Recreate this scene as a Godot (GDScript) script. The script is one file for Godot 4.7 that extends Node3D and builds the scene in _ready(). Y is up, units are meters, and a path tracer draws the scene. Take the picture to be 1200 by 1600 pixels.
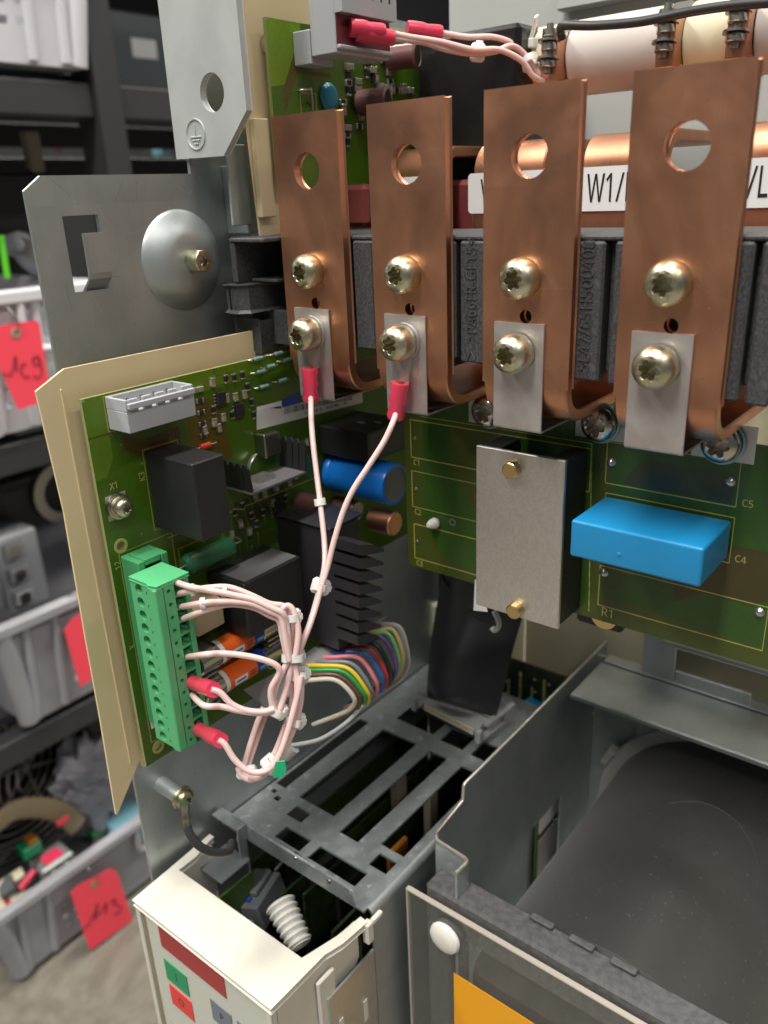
extends Node3D

const FOCAL := 1274.7
const EYE := Vector3(0.2325, 1.0, 0.23)
var look: Basis
var mats := {}
var used := {}
var cache := {}

# ---------------------------------------------------------------- pixels of the photograph to points on a known plane
func ray(px: float, py: float) -> Vector3:
	return look * Vector3((px - 600.0) / FOCAL, -(py - 800.0) / FOCAL, -1.0)
func at_x(px: float, py: float, x: float) -> Vector3:
	var d := ray(px, py)
	return EYE + d * ((x - EYE.x) / d.x)
func at_y(px: float, py: float, y: float) -> Vector3:
	var d := ray(px, py)
	return EYE + d * ((y - EYE.y) / d.y)
func at_z(px: float, py: float, z: float) -> Vector3:
	var d := ray(px, py)
	return EYE + d * ((z - EYE.z) / d.z)
func at_depth(px: float, py: float, depth: float) -> Vector3:
	return EYE + ray(px, py) * depth

# ---------------------------------------------------------------- nodes
func numbered(called: String) -> String:
	var n: int = used.get(called, -1) + 1
	used[called] = n
	return called if n == 0 else "%s_%03d" % [called, n]
func thing(called: String, label: String, category: String, base := Vector3.ZERO, group := "") -> Node3D:
	var o := Node3D.new()
	o.name = numbered(called)
	add_child(o)
	o.position = base
	o.set_meta("label", label)
	o.set_meta("category", category)
	if group: o.set_meta("group", group)
	return o
func setting(called: String, mesh: Mesh, m: Material, xf := Transform3D()) -> MeshInstance3D:
	var o := MeshInstance3D.new()
	o.name = numbered(called)
	o.mesh = mesh
	o.material_override = m
	o.transform = xf
	add_child(o)
	o.set_meta("kind", "structure")
	return o
func whole(n: Node3D) -> Transform3D:
	var t := n.transform
	var p := n.get_parent()
	while p != self:
		t = (p as Node3D).transform * t
		p = p.get_parent()
	return t
func part(parent: Node3D, called: String, mesh: Mesh, m: Material, xf := Transform3D()) -> MeshInstance3D:
	var o := MeshInstance3D.new()
	o.name = called
	o.mesh = mesh
	if m: o.material_override = m
	parent.add_child(o, true)
	o.transform = whole(parent).affine_inverse() * xf
	return o
func moved(p: Vector3, b := Basis()) -> Transform3D:
	return Transform3D(b, p)

# ---------------------------------------------------------------- meshes
func begin() -> SurfaceTool:
	var st := SurfaceTool.new()
	st.begin(Mesh.PRIMITIVE_TRIANGLES)
	st.set_smooth_group(-1)
	return st
func finish(st: SurfaceTool) -> ArrayMesh:
	st.generate_normals()
	return st.commit()
func tri(st: SurfaceTool, a: Vector3, b: Vector3, c: Vector3) -> void:
	st.add_vertex(a); st.add_vertex(b); st.add_vertex(c)
func quad(st: SurfaceTool, a: Vector3, b: Vector3, c: Vector3, d: Vector3) -> void:
	tri(st, a, b, c); tri(st, a, c, d)
func add_box(st: SurfaceTool, lo: Vector3, hi: Vector3, bevel := 0.0, t := Transform3D()) -> void:
	var c := (lo + hi) * 0.5
	var h := (hi - lo).abs() * 0.5
	var b: float = min(bevel, min(h.x, min(h.y, h.z)) * 0.9)
	var axes := [Vector3.RIGHT, Vector3.UP, Vector3.BACK]
	if b <= 0.0:
		for k in 3:
			for s in [-1.0, 1.0]:
				var n: Vector3 = axes[k] * h[k] * s
				var u: Vector3 = axes[(k + 1) % 3] * h[(k + 1) % 3] * s
				var v: Vector3 = axes[(k + 2) % 3] * h[(k + 2) % 3]
				quad(st, t * (c + n - u - v), t * (c + n - u + v), t * (c + n + u + v), t * (c + n + u - v))
		return
	for k in 3:
		for s in [-1.0, 1.0]:
			var n: Vector3 = axes[k] * h[k] * s
			var u: Vector3 = axes[(k + 1) % 3] * (h[(k + 1) % 3] - b) * s
			var v: Vector3 = axes[(k + 2) % 3] * (h[(k + 2) % 3] - b)
			quad(st, t * (c + n - u - v), t * (c + n - u + v), t * (c + n + u + v), t * (c + n + u - v))
	for k in 3:   # chamfers along axis k
		var i := (k + 1) % 3
		var j := (k + 2) % 3
		for si in [-1.0, 1.0]:
			for sj in [-1.0, 1.0]:
				var w: Vector3 = axes[k] * (h[k] - b)
				var p: Vector3 = axes[i] * h[i] * si + axes[j] * (h[j] - b) * sj
				var q: Vector3 = axes[i] * (h[i] - b) * si + axes[j] * h[j] * sj
				if si * sj > 0: quad(st, t * (c + p - w), t * (c + p + w), t * (c + q + w), t * (c + q - w))
				else: quad(st, t * (c + p + w), t * (c + p - w), t * (c + q - w), t * (c + q + w))
	for sx in [-1.0, 1.0]:
		for sy in [-1.0, 1.0]:
			for sz in [-1.0, 1.0]:
				var p := c + Vector3(h.x * sx, (h.y - b) * sy, (h.z - b) * sz)
				var q := c + Vector3((h.x - b) * sx, h.y * sy, (h.z - b) * sz)
				var r := c + Vector3((h.x - b) * sx, (h.y - b) * sy, h.z * sz)
				if sx * sy * sz > 0: tri(st, t * p, t * r, t * q)
				else: tri(st, t * p, t * q, t * r)
func box(lo: Vector3, hi: Vector3, bevel := 0.0) -> ArrayMesh:
	var st := begin()
	add_box(st, Vector3(min(lo.x, hi.x), min(lo.y, hi.y), min(lo.z, hi.z)), Vector3(max(lo.x, hi.x), max(lo.y, hi.y), max(lo.z, hi.z)), bevel)
	return finish(st)
func boxes(list: Array, bevel := 0.0) -> ArrayMesh:
	var st := begin()
	for b in list: add_box(st, b[0].min(b[1]), b[0].max(b[1]), bevel)
	return finish(st)
# profile: points (radius, height) turned about the y axis
func add_lathe(st: SurfaceTool, prof: Array, segs := 32, t := Transform3D(), sharp := false) -> void:
	var band := 1
	for k in prof.size() - 1:
		var a: Vector2 = prof[k]
		var b: Vector2 = prof[k + 1]
		if k > 0 and (sharp or absf((a - prof[k - 1]).angle_to(b - a)) > 0.6): band += 1   # a real edge stays an edge
		st.set_smooth_group(band)
		for i in segs:
			var u := TAU * i / segs
			var v := TAU * (i + 1) / segs
			var p := Vector3(a.x * cos(u), a.y, a.x * sin(u))
			var q := Vector3(a.x * cos(v), a.y, a.x * sin(v))
			var r := Vector3(b.x * cos(v), b.y, b.x * sin(v))
			var s := Vector3(b.x * cos(u), b.y, b.x * sin(u))
			if a.x > 1e-7: tri(st, t * p, t * q, t * r)
			if b.x > 1e-7: tri(st, t * p, t * r, t * s)
	st.set_smooth_group(-1)
func lathe(prof: Array, segs := 32, t := Transform3D(), sharp := false) -> ArrayMesh:
	var st := begin()
	add_lathe(st, prof, segs, t, sharp)
	return finish(st)
func smooth_path(pts: Array, each := 8) -> Array:
	var out := []
	for k in pts.size() - 1:
		var p0: Vector3 = pts[max(k - 1, 0)]
		var p3: Vector3 = pts[min(k + 2, pts.size() - 1)]
		for i in each:
			out.append((pts[k] as Vector3).cubic_interpolate(pts[k + 1], p0, p3, float(i) / each))
	out.append(pts[-1])
	return out
func add_tube(st: SurfaceTool, path: Array, radius, segs := 10, squash := 1.0, up := Vector3.UP) -> void:
	var rings := []
	var side := Vector3.ZERO
	for k in path.size():
		var d: Vector3 = (path[min(k + 1, path.size() - 1)] - path[max(k - 1, 0)]).normalized()
		if k == 0:
			side = d.cross(up)
			if side.length() < 0.05: side = d.cross(Vector3.RIGHT)
		side = (side - d * side.dot(d)).normalized()
		var other := d.cross(side)
		var r: float = radius[k] if radius is Array else radius
		var ring := []
		for i in segs:
			var a := TAU * i / segs
			ring.append(path[k] + side * cos(a) * r + other * sin(a) * r * squash)
		rings.append(ring)
	st.set_smooth_group(1)
	for k in rings.size() - 1:
		for i in segs:
			var j := (i + 1) % segs
			quad(st, rings[k][i], rings[k + 1][i], rings[k + 1][j], rings[k][j])
	st.set_smooth_group(-1)
	for i in range(1, segs - 1):
		tri(st, rings[0][0], rings[0][i], rings[0][i + 1])
		tri(st, rings[-1][0], rings[-1][i + 1], rings[-1][i])
func tube(pts: Array, radius, segs := 10, each := 8, squash := 1.0, up := Vector3.UP) -> ArrayMesh:
	var st := begin()
	add_tube(st, smooth_path(pts, each) if each > 1 else pts, radius, segs, squash, up)
	return finish(st)
func circle(c: Vector2, r: float, n := 36) -> PackedVector2Array:
	var o := PackedVector2Array()
	for i in n: o.append(c + Vector2(cos(TAU * i / n), sin(TAU * i / n)) * r)
	return o
func inset(loop: PackedVector2Array, b: float) -> PackedVector2Array:
	var o := PackedVector2Array()
	var n := loop.size()
	for i in n:
		var p := loop[(i - 1 + n) % n]
		var c := loop[i]
		var q := loop[(i + 1) % n]
		var n1 := (c - p).normalized().orthogonal()
		var n2 := (q - c).normalized().orthogonal()
		var m := n1 + n2
		o.append(c - m * (b / max(0.3, 1.0 + n1.dot(n2))))
	return o
func dense(loop: PackedVector2Array, step: float) -> PackedVector2Array:
	var o := PackedVector2Array()
	for i in loop.size():
		var a := loop[i]
		var c := loop[(i + 1) % loop.size()]
		var n := int(max(1.0, ceil(a.distance_to(c) / step)))
		for k in n: o.append(a.lerp(c, float(k) / n))
	return o
# a sheet with an outline (counter-clockwise), holes, a thickness and chamfered rims; local x, y, thickness 0..t along z
func sheet(outline: Array, holes: Array, t: float, bevel := 0.0, step := 0.004, xf := Transform3D(), flat_y := -99.0) -> ArrayMesh:
	var key_loops := []
	var ol := PackedVector2Array(outline)
	if Geometry2D.is_polygon_clockwise(ol): ol.reverse()
	key_loops.append(dense(ol, step))
	for h in holes:
		var hl := PackedVector2Array(h)
		if not Geometry2D.is_polygon_clockwise(hl): hl.reverse()
		key_loops.append(dense(hl, step))
	var inner := []
	for l in key_loops:
		var g: PackedVector2Array = inset(l, -bevel) if bevel > 0 else l
		for k in g.size():
			if absf(l[k].y - flat_y) < 1e-6: g[k].y = flat_y   # an edge that goes on in another piece
		inner.append(g)
	var pts := PackedVector2Array()
	for l in inner: pts.append_array(l)
	var lo := Vector2(1e9, 1e9)
	var hi := -lo
	for p in ol: lo = lo.min(p); hi = hi.max(p)
	var tris := Geometry2D.triangulate_delaunay(pts)
	var st := begin()
	for k in range(0, tris.size(), 3):
		var a := pts[tris[k]]
		var b := pts[tris[k + 1]]
		var c := pts[tris[k + 2]]
		if abs((b - a).cross(c - a)) < 1e-14: continue
		var m := (a + b + c) / 3.0
		if not Geometry2D.is_point_in_polygon(m, inner[0]): continue
		var skip := false
		for i in range(1, inner.size()):
			if Geometry2D.is_point_in_polygon(m, inner[i]): skip = true
		if skip: continue
		if (b - a).cross(c - a) > 0: var s := b; b = c; c = s
		for v in [a, b, c]:
			st.set_uv(Vector2((v.x - lo.x) / (hi.x - lo.x), 1.0 - (v.y - lo.y) / (hi.y - lo.y)))
			st.add_vertex(xf * Vector3(v.x, v.y, t))
		for v in [a, c, b]:
			st.set_uv(Vector2(0.003, 0.003))
			st.add_vertex(xf * Vector3(v.x, v.y, 0))
	st.set_uv(Vector2(0.003, 0.003))
	for i in key_loops.size():
		var l: PackedVector2Array = key_loops[i]
		var g: PackedVector2Array = inner[i]
		for k in l.size():
			var j := (k + 1) % l.size()
			var a := l[k]; var b := l[j]; var ga := g[k]; var gb := g[j]
			var top := t - bevel
			quad(st, xf * Vector3(a.x, a.y, bevel), xf * Vector3(a.x, a.y, top), xf * Vector3(b.x, b.y, top), xf * Vector3(b.x, b.y, bevel))
			if bevel > 0:
				quad(st, xf * Vector3(a.x, a.y, top), xf * Vector3(ga.x, ga.y, t), xf * Vector3(gb.x, gb.y, t), xf * Vector3(b.x, b.y, top))
				quad(st, xf * Vector3(ga.x, ga.y, 0), xf * Vector3(a.x, a.y, bevel), xf * Vector3(b.x, b.y, bevel), xf * Vector3(gb.x, gb.y, 0))
	return finish(st)
# a flat sheet with rectangular openings, built cell by cell; u, v in the plane
func grid_sheet(u0: float, u1: float, v0: float, v1: float, holes: Array, t: float, xf: Transform3D) -> ArrayMesh:
	var us := [u0, u1]
	var vs := [v0, v1]
	for h in holes:
		us.append_array([h[0], h[1]]); vs.append_array([h[2], h[3]])
	us.sort(); vs.sort()
	var open := func(u, v) -> bool:
		if u < u0 or u > u1 or v < v0 or v > v1: return true
		for h in holes:
			if u > h[0] and u < h[1] and v > h[2] and v < h[3]: return true
		return false
	var st := begin()
	for i in us.size() - 1:
		for j in vs.size() - 1:
			var a: float = us[i]; var b: float = us[i + 1]; var c: float = vs[j]; var d: float = vs[j + 1]
			if b - a < 1e-6 or d - c < 1e-6: continue
			var mu := (a + b) / 2; var mv := (c + d) / 2
			if open.call(mu, mv): continue
			quad(st, xf * Vector3(a, c, t), xf * Vector3(a, d, t), xf * Vector3(b, d, t), xf * Vector3(b, c, t))
			quad(st, xf * Vector3(a, c, 0), xf * Vector3(b, c, 0), xf * Vector3(b, d, 0), xf * Vector3(a, d, 0))
			if open.call(a - 1e-5, mv): quad(st, xf * Vector3(a, c, 0), xf * Vector3(a, d, 0), xf * Vector3(a, d, t), xf * Vector3(a, c, t))
			if open.call(b + 1e-5, mv): quad(st, xf * Vector3(b, d, 0), xf * Vector3(b, c, 0), xf * Vector3(b, c, t), xf * Vector3(b, d, t))
			if open.call(mu, c - 1e-5): quad(st, xf * Vector3(b, c, 0), xf * Vector3(a, c, 0), xf * Vector3(a, c, t), xf * Vector3(b, c, t))
			if open.call(mu, d + 1e-5): quad(st, xf * Vector3(a, d, 0), xf * Vector3(b, d, 0), xf * Vector3(b, d, t), xf * Vector3(a, d, t))
	return finish(st)
# a flat strip bent along a path given as (z, y); the path is its outer side, thickness to the left of travel
func add_strip(st: SurfaceTool, path: Array, x0: float, x1: float, t: float, b: float) -> void:
	var rings := []
	for k in path.size():
		var p: Vector2 = path[k]
		var d: Vector2 = (path[min(k + 1, path.size() - 1)] - path[max(k - 1, 0)]).normalized()
		var n := Vector2(-d.y, d.x)
		var ring := []
		for c in [[x0 + b, 0.0], [x1 - b, 0.0], [x1, b], [x1, t - b], [x1 - b, t], [x0 + b, t], [x0, t - b], [x0, b]]:
			var q: Vector2 = p + n * c[1]
			ring.append(Vector3(c[0], q.y, q.x))
		rings.append(ring)
	for k in rings.size() - 1:
		for i in 8:
			st.set_smooth_group(i + 1)
			var j := (i + 1) % 8
			quad(st, rings[k][i], rings[k + 1][i], rings[k + 1][j], rings[k][j])
	st.set_smooth_group(-1)
	for r in [rings[0], rings[-1]]:
		for i in range(1, 7): tri(st, r[0], r[i], r[i + 1])
func arc(c: Vector2, r: float, a0: float, a1: float, n := 10) -> Array:
	var o := []
	for i in n + 1:
		var a := deg_to_rad(lerp(a0, a1, float(i) / n))
		o.append(c + Vector2(cos(a), sin(a)) * r)
	return o
# a pan head with a six-lobed recess, axis along y, underside at 0
func screw_head(r: float, h: float, rr: float) -> ArrayMesh:
	var key := "screw %f %f %f" % [r, h, rr]
	if cache.has(key): return cache[key]
	var st := begin()
	var n := 72
	var star := func(a: float) -> float: return rr * (1.0 + 0.17 * cos(6.0 * a) - 0.04 * cos(12.0 * a))
	var prof := [Vector2(r * 0.97, 0), Vector2(r, h * 0.1), Vector2(r, h * 0.42), Vector2(r * 0.965, h * 0.62), Vector2(r * 0.88, h * 0.79), Vector2(r * 0.74, h * 0.91), Vector2(r * 0.62, h * 0.965)]
	add_lathe(st, prof, n)
	st.set_smooth_group(1)
	for i in n:
		var a := TAU * i / n
		var b := TAU * (i + 1) / n
		var pa := Vector3(cos(a), 0, sin(a)); var pb := Vector3(cos(b), 0, sin(b))
		var sa: float = star.call(a); var sb: float = star.call(b)
		var up := Vector3.UP
		st.set_smooth_group(1)
		quad(st, pa * r * 0.62 + up * h * 0.965, pb * r * 0.62 + up * h * 0.965, pb * sb * 1.06 + up * h, pa * sa * 1.06 + up * h)
		st.set_smooth_group(-1)
		quad(st, pa * sa * 1.06 + up * h, pb * sb * 1.06 + up * h, pb * sb + up * h * 0.96, pa * sa + up * h * 0.96)
		st.set_smooth_group(3)
		quad(st, pa * sa + up * h * 0.96, pb * sb + up * h * 0.96, pb * sb * 0.97 + up * h * 0.1, pa * sa * 0.97 + up * h * 0.1)
		st.set_smooth_group(-1)
		tri(st, pa * sa * 0.97 + up * h * 0.1, pb * sb * 0.97 + up * h * 0.1, up * h * 0.06)
	cache[key] = finish(st)
	return cache[key]
func facing(n: Vector3, spin := 0.0) -> Basis:   # turns the y axis to n
	var y := n.normalized()
	var x := y.cross(Vector3.BACK if abs(y.z) < 0.9 else Vector3.UP).normalized()
	return Basis(x, y, x.cross(y)) * Basis(Vector3.UP, spin)
func lettering(s: String, height: float, depth := 0.00012, face := "Droid Sans", weight := 400) -> TextMesh:
	var f := SystemFont.new()
	f.font_names = PackedStringArray([face])
	f.font_weight = weight
	var t := TextMesh.new()
	t.font = f
	t.text = s
	t.font_size = 32
	t.pixel_size = height / 23.0
	t.depth = depth
	t.curve_step = 1.0
	return t

# ---------------------------------------------------------------- materials
func lin(r: float, g: float, b: float) -> Color:
	return Color(r, g, b).linear_to_srgb()
func noise_tex(freq: float, lo: Color, hi: Color, seed_ := 1, octaves := 4, size := 256, stretch := 1.0, p0 := 0.3, p1 := 0.7) -> Texture2D:
	var n := FastNoiseLite.new()
	n.seed = seed_
	n.noise_type = FastNoiseLite.TYPE_SIMPLEX_SMOOTH
	n.frequency = freq
	n.fractal_octaves = octaves
	n.fractal_gain = 0.55
	var img := Image.create(size, size, false, Image.FORMAT_RGB8)
	for y in size:
		for x in size:
			# wrapped by walking two circles, so that the tile has no seam
			var a := TAU * x / size
			var b := TAU * y / size
			var k := size / TAU
			var v := n.get_noise_3d(cos(a) * k + sin(b) * k * 0.31, sin(a) * k * stretch + cos(b) * k * 0.47, cos(b) * k * 0.8 + sin(b) * k * 0.6 * stretch)
			var u: float = clamp((v * 0.5 + 0.5 - p0) / (p1 - p0), 0.0, 1.0)
			img.set_pixel(x, y, lo.lerp(hi, u))
	img.generate_mipmaps()
	return ImageTexture.create_from_image(img)
func mat(called: String, c: Color, rough := 0.6, metal := 0.0) -> StandardMaterial3D:
	if mats.has(called): return mats[called]
	var m := StandardMaterial3D.new()
	m.resource_name = called
	m.albedo_color = c
	m.roughness = rough
	m.metallic = metal
	mats[called] = m
	return m
func tri_tex(m: StandardMaterial3D, tex: Texture2D, per_metre: float, local := false) -> StandardMaterial3D:
	m.albedo_texture = tex
	m.uv1_triplanar = true
	m.uv1_world_triplanar = not local
	m.uv1_scale = Vector3.ONE * per_metre
	return m
func bumpy(m: StandardMaterial3D, tex: Texture2D, cm: float, per_metre := 0.0) -> StandardMaterial3D:
	m.heightmap_enabled = true
	m.heightmap_texture = tex
	m.heightmap_scale = cm
	if per_metre > 0.0:
		m.uv1_triplanar = true
		m.uv1_world_triplanar = true
		m.uv1_scale = Vector3.ONE * per_metre
	return m

func _ready() -> void:
	# ------------------------------------------------ camera, light, exposure
	look = Basis(Vector3.UP, deg_to_rad(39.188)) * Basis(Vector3.RIGHT, deg_to_rad(-21.41)) * Basis(Vector3.BACK, deg_to_rad(-2.427))
	var cam := Camera3D.new()
	cam.name = "camera"
	add_child(cam)
	cam.transform = Transform3D(look, EYE)
	cam.near = 0.01
	cam.far = 60.0
	var lens := CameraAttributesPhysical.new()
	lens.frustum_focal_length = 17.5 / tan(deg_to_rad(64.22 / 2.0))
	lens.frustum_focus_distance = 0.285
	lens.exposure_aperture = 11.5
	lens.frustum_near = 0.01
	lens.frustum_far = 60.0
	cam.attributes = lens
	cam.fov = 64.22
	var env := Environment.new()
	env.background_mode = Environment.BG_COLOR
	env.background_color = lin(0.30, 0.31, 0.32)
	env.background_energy_multiplier = 0.36
	env.tonemap_mode = Environment.TONE_MAPPER_LINEAR
	env.tonemap_exposure = 1.0
	env.sdfgi_enabled = true
	env.ssao_enabled = true
	env.ssil_enabled = true
	var we := WorldEnvironment.new()
	we.name = "world_environment"
	we.environment = env
	add_child(we)
	make_materials()
	for k in 6:
		ceiling_lamp(Vector3([-1.7, 0.1, 1.9][k % 3], 3.2, [-1.9, 1.1][k / 3]), Vector2(0.30, 2.3), [6.0, 6.5, 4.6, 9.5, 10.5, 3.4][k], "long strip lamp hung %s, %s" % [["over the storage rack", "over the drive unit", "over the open aisle"][k % 3], ["behind the drive", "before the drive"][k / 3]])
	# ------------------------------------------------ the place
	warehouse()
	# ------------------------------------------------ the machine, large pieces first
	side_plate()
	earth_lug()
	back_panels()
	electronics_box()
	fan_tray()
	busbars()
	insulator()
	control_board()
	upper_board()
	capacitor_board()
	resistor_tube()
	cables()
	harness()
	front_panel()

func ceiling_lamp(at: Vector3, size: Vector2, energy: float, label: String) -> void:
	var t := thing("ceiling_lamp", label, "lamp", at, "strip lamps under the ceiling")
	part(t, "housing", box(at + Vector3(-size.x / 2 - 0.03, 0.004, -size.y / 2 - 0.03), at + Vector3(size.x / 2 + 0.03, 0.08, size.y / 2 + 0.03), 0.004), mats.lamp_housing)
	part(t, "diffuser", box(at + Vector3(-size.x / 2, -0.003, -size.y / 2), at + Vector3(size.x / 2, 0.001, size.y / 2)), mats.lamp_glow)
	for s in [-1.0, 1.0]:
		part(t, "hanger", box(at + Vector3(-0.004, 0.08, s * size.y * 0.35 - 0.004), at + Vector3(0.004, 1.2, s * size.y * 0.35 + 0.004)), mats.steel)
	var l := AreaLight3D.new()
	l.name = "lamp_light"
	l.area_size = size
	l.light_energy = energy
	l.light_color = Color(1.0, 0.975, 0.94)
	l.shadow_enabled = true
	l.area_range = 12.0
	t.add_child(l)
	l.position = Vector3(0, -0.008, 0)
	l.rotation.x = -PI / 2

func make_materials() -> void:
	var cop := mat("copper", Color.WHITE, 0.36, 1.0)
	tri_tex(cop, metal_tex(lin(0.545, 0.262, 0.158), lin(0.66, 0.332, 0.208), lin(0.76, 0.45, 0.32), lin(0.36, 0.17, 0.105), 21, 80), 8.0)
	var scratch := noise_tex(0.10, Color(0.42, 0.42, 0.42), Color(0.58, 0.58, 0.58), 8, 4, 256, 1.0)
	bumpy(cop, scratch, 0.003)
	var copr := noise_tex(0.02, Color(0.36, 0.36, 0.36), Color(0.46, 0.46, 0.46), 12, 5, 256)
	cop.roughness_texture = copr
	cop.roughness = 1.0
	# zinc plated steel, with soft mottling
	var mottled := metal_tex(Color(0.79, 0.80, 0.80), Color(0.89, 0.89, 0.88), Color(0.97, 0.97, 0.96), Color(0.62, 0.61, 0.59), 31, 150)
	var st := mat("steel", Color(0.84, 0.87, 0.88), 0.42, 0.75)
	tri_tex(st, mottled, 6.0)
	bumpy(st, scratch, 0.0015)
	var flake := cell_tex()
	var gal := mat("galvanized", Color(0.90, 0.93, 0.94), 1.0, 0.72)
	tri_tex(gal, flake, 16.0)
	gal.roughness_texture = noise_tex(0.03, Color(0.30, 0.30, 0.30), Color(0.5, 0.5, 0.5), 31, 4, 256)
	mat("raw_edge", Color(0.80, 0.78, 0.74), 0.4, 0.8)
	var tin := mat("tinned", Color(0.80, 0.78, 0.78), 0.44, 0.75)
	tri_tex(tin, noise_tex(0.02, Color(0.86, 0.84, 0.83), Color(1, 1, 1), 41, 4, 128), 20.0)
	var alu := mat("aluminium", Color(0.84, 0.83, 0.81), 0.42, 0.9)
	tri_tex(alu, noise_tex(0.16, Color(0.94, 0.94, 0.94), Color(1, 1, 1), 43, 6, 256), 18.0)
	bumpy(alu, noise_tex(0.14, Color(0.4, 0.4, 0.4), Color(0.6, 0.6, 0.6), 44, 3, 256), 0.0006)
	var zy := mat("zinc_yellow", Color.WHITE, 0.34, 1.0)
	tri_tex(zy, noise_tex(0.03, lin(0.46, 0.42, 0.27), lin(0.70, 0.68, 0.55), 47, 4, 128), 60.0)
	var br := mat("brass", lin(0.62, 0.46, 0.22), 0.3, 1.0)
	br.metallic = 1.0
	mat("nickel", Color(0.74, 0.72, 0.68), 0.24, 1.0)
	mat("bolt_steel", lin(0.34, 0.33, 0.30), 0.32, 1.0)
	var grain := noise_tex(0.22, Color(0.35, 0.35, 0.35), Color(0.65, 0.65, 0.65), 51, 3, 256)
	var bp := mat("black_plastic", lin(0.016, 0.0165, 0.018), 0.42)
	bumpy(bp, grain, 0.006, 60.0)
	var bi := mat("insulator_black", Color.WHITE, 0.55)
	tri_tex(bi, noise_tex(0.12, lin(0.035, 0.037, 0.041), lin(0.105, 0.109, 0.118), 53, 5, 256, 1.0, 0.35, 0.8), 40.0)
	bumpy(bi, grain, 0.010)
	mat("black_gloss", lin(0.012, 0.012, 0.013), 0.25)
	var cr := mat("cream_sheet", Color.WHITE, 0.45)
	tri_tex(cr, noise_tex(0.012, lin(0.68, 0.555, 0.335), lin(0.75, 0.62, 0.39), 57, 4, 128), 8.0)
	var cr2 := mat("cream_wall", Color.WHITE, 0.55)
	tri_tex(cr2, noise_tex(0.012, lin(0.60, 0.56, 0.40), lin(0.68, 0.64, 0.48), 59, 4, 128), 8.0)
	var wp := mat("white_housing", Color.WHITE, 0.5)
	tri_tex(wp, noise_tex(0.03, lin(0.61, 0.60, 0.535), lin(0.66, 0.65, 0.585), 61, 4, 128), 12.0)
	bumpy(wp, grain, 0.003)
	mat("grey_connector", lin(0.40, 0.42, 0.45), 0.42)
	mat("grey_clip", lin(0.36, 0.37, 0.38), 0.45)
	mat("grey_paint", lin(0.42, 0.44, 0.43), 0.45)
	var lugm := mat("lug_grey", lin(0.52, 0.56, 0.56), 0.5, 0.25)
	tri_tex(lugm, noise_tex(0.02, Color(0.93, 0.93, 0.93), Color(1, 1, 1), 63, 4, 128), 14.0)
	mat("green_terminal", lin(0.095, 0.46, 0.20), 0.42)
	mat("green_header", lin(0.055, 0.30, 0.12), 0.45)
	mat("green_resistor", lin(0.02, 0.12, 0.055), 0.3)
	mat("blue_film", lin(0.012, 0.23, 0.50), 0.3)
	mat("blue_sleeve", lin(0.008, 0.16, 0.58), 0.28)
	mat("teal", lin(0.015, 0.25, 0.36), 0.3)
	mat("brown_sleeve", lin(0.12, 0.05, 0.05), 0.32)
	mat("maroon", lin(0.16, 0.035, 0.035), 0.4)
	mat("beige_ceramic", lin(0.36, 0.29, 0.18), 0.7)
	mat("orange_print", lin(0.80, 0.13, 0.015), 0.4)
	mat("white_print", lin(0.75, 0.76, 0.78), 0.4)
	mat("blue_print", lin(0.01, 0.05, 0.33), 0.4)
	mat("ink", lin(0.012, 0.012, 0.013), 0.5)
	mat("silk", lin(0.42, 0.40, 0.12), 0.5)
	mat("solder", Color(0.78, 0.78, 0.77), 0.3, 0.9)
	mat("chip_black", lin(0.02, 0.02, 0.022), 0.45)
	mat("chip_tan", lin(0.30, 0.26, 0.20), 0.5)
	var pw := mat("pink_wire", lin(0.78, 0.54, 0.525), 0.28)
	pw.subsurf_scatter_enabled = true
	pw.subsurf_scatter_strength = 0.15
	var rs := mat("red_sleeve", lin(0.66, 0.042, 0.10), 0.25)
	rs.clearcoat_enabled = true
	rs.clearcoat = 0.4
	mat("red_sleeve_dull", lin(0.52, 0.03, 0.06), 0.35)
	var nyl := mat("nylon", lin(0.78, 0.76, 0.72), 0.35)
	nyl.subsurf_scatter_enabled = true
	nyl.subsurf_scatter_strength = 0.2
	mat("black_cable", lin(0.030, 0.031, 0.034), 0.42)
	mat("lamp_housing", lin(0.6, 0.6, 0.6), 0.5)
	var gl := mat("lamp_glow", Color.WHITE, 0.6)
	gl.emission_enabled = true
	gl.emission = Color(1.0, 0.975, 0.94)
	gl.emission_energy_multiplier = 1.6
	var cov := mat("clear_cover", Color(0.62, 0.62, 0.60, 0.07), 0.06)
	cov.transparency = BaseMaterial3D.TRANSPARENCY_ALPHA
	var cove := mat("cover_edge", Color(0.75, 0.72, 0.68, 0.72), 0.25)
	cove.transparency = BaseMaterial3D.TRANSPARENCY_ALPHA
	mat("yellow_label", lin(0.90, 0.40, 0.006), 0.45)
	var rub := mat("black_drum", Color.WHITE, 0.43)
	tri_tex(rub, speck_tex(), 7.0)
	rub.rim_enabled = true   # the film of dust scatters at a glancing angle
	rub.rim = 0.5
	rub.rim_tint = 0.1
	mat("panel_red", lin(0.36, 0.022, 0.03), 0.35)
	mat("button_green", lin(0.01, 0.28, 0.12), 0.45)
	mat("button_red", lin(0.72, 0.045, 0.04), 0.45)
	mat("button_grey", lin(0.16, 0.19, 0.23), 0.45)
	mat("panel_face", lin(0.56, 0.58, 0.52), 0.5)
	mat("tag_red", lin(0.92, 0.065, 0.105), 0.55)
	var cb := mat("crate_grey", lin(0.42, 0.42, 0.46), 0.5)
	tri_tex(cb, noise_tex(0.02, Color(0.85, 0.85, 0.85), Color(1, 1, 1), 71, 4, 128), 3.0)
	mat("crate_white", lin(0.62, 0.62, 0.66), 0.5)
	mat("bag", lin(0.30, 0.30, 0.34), 0.4)
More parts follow.
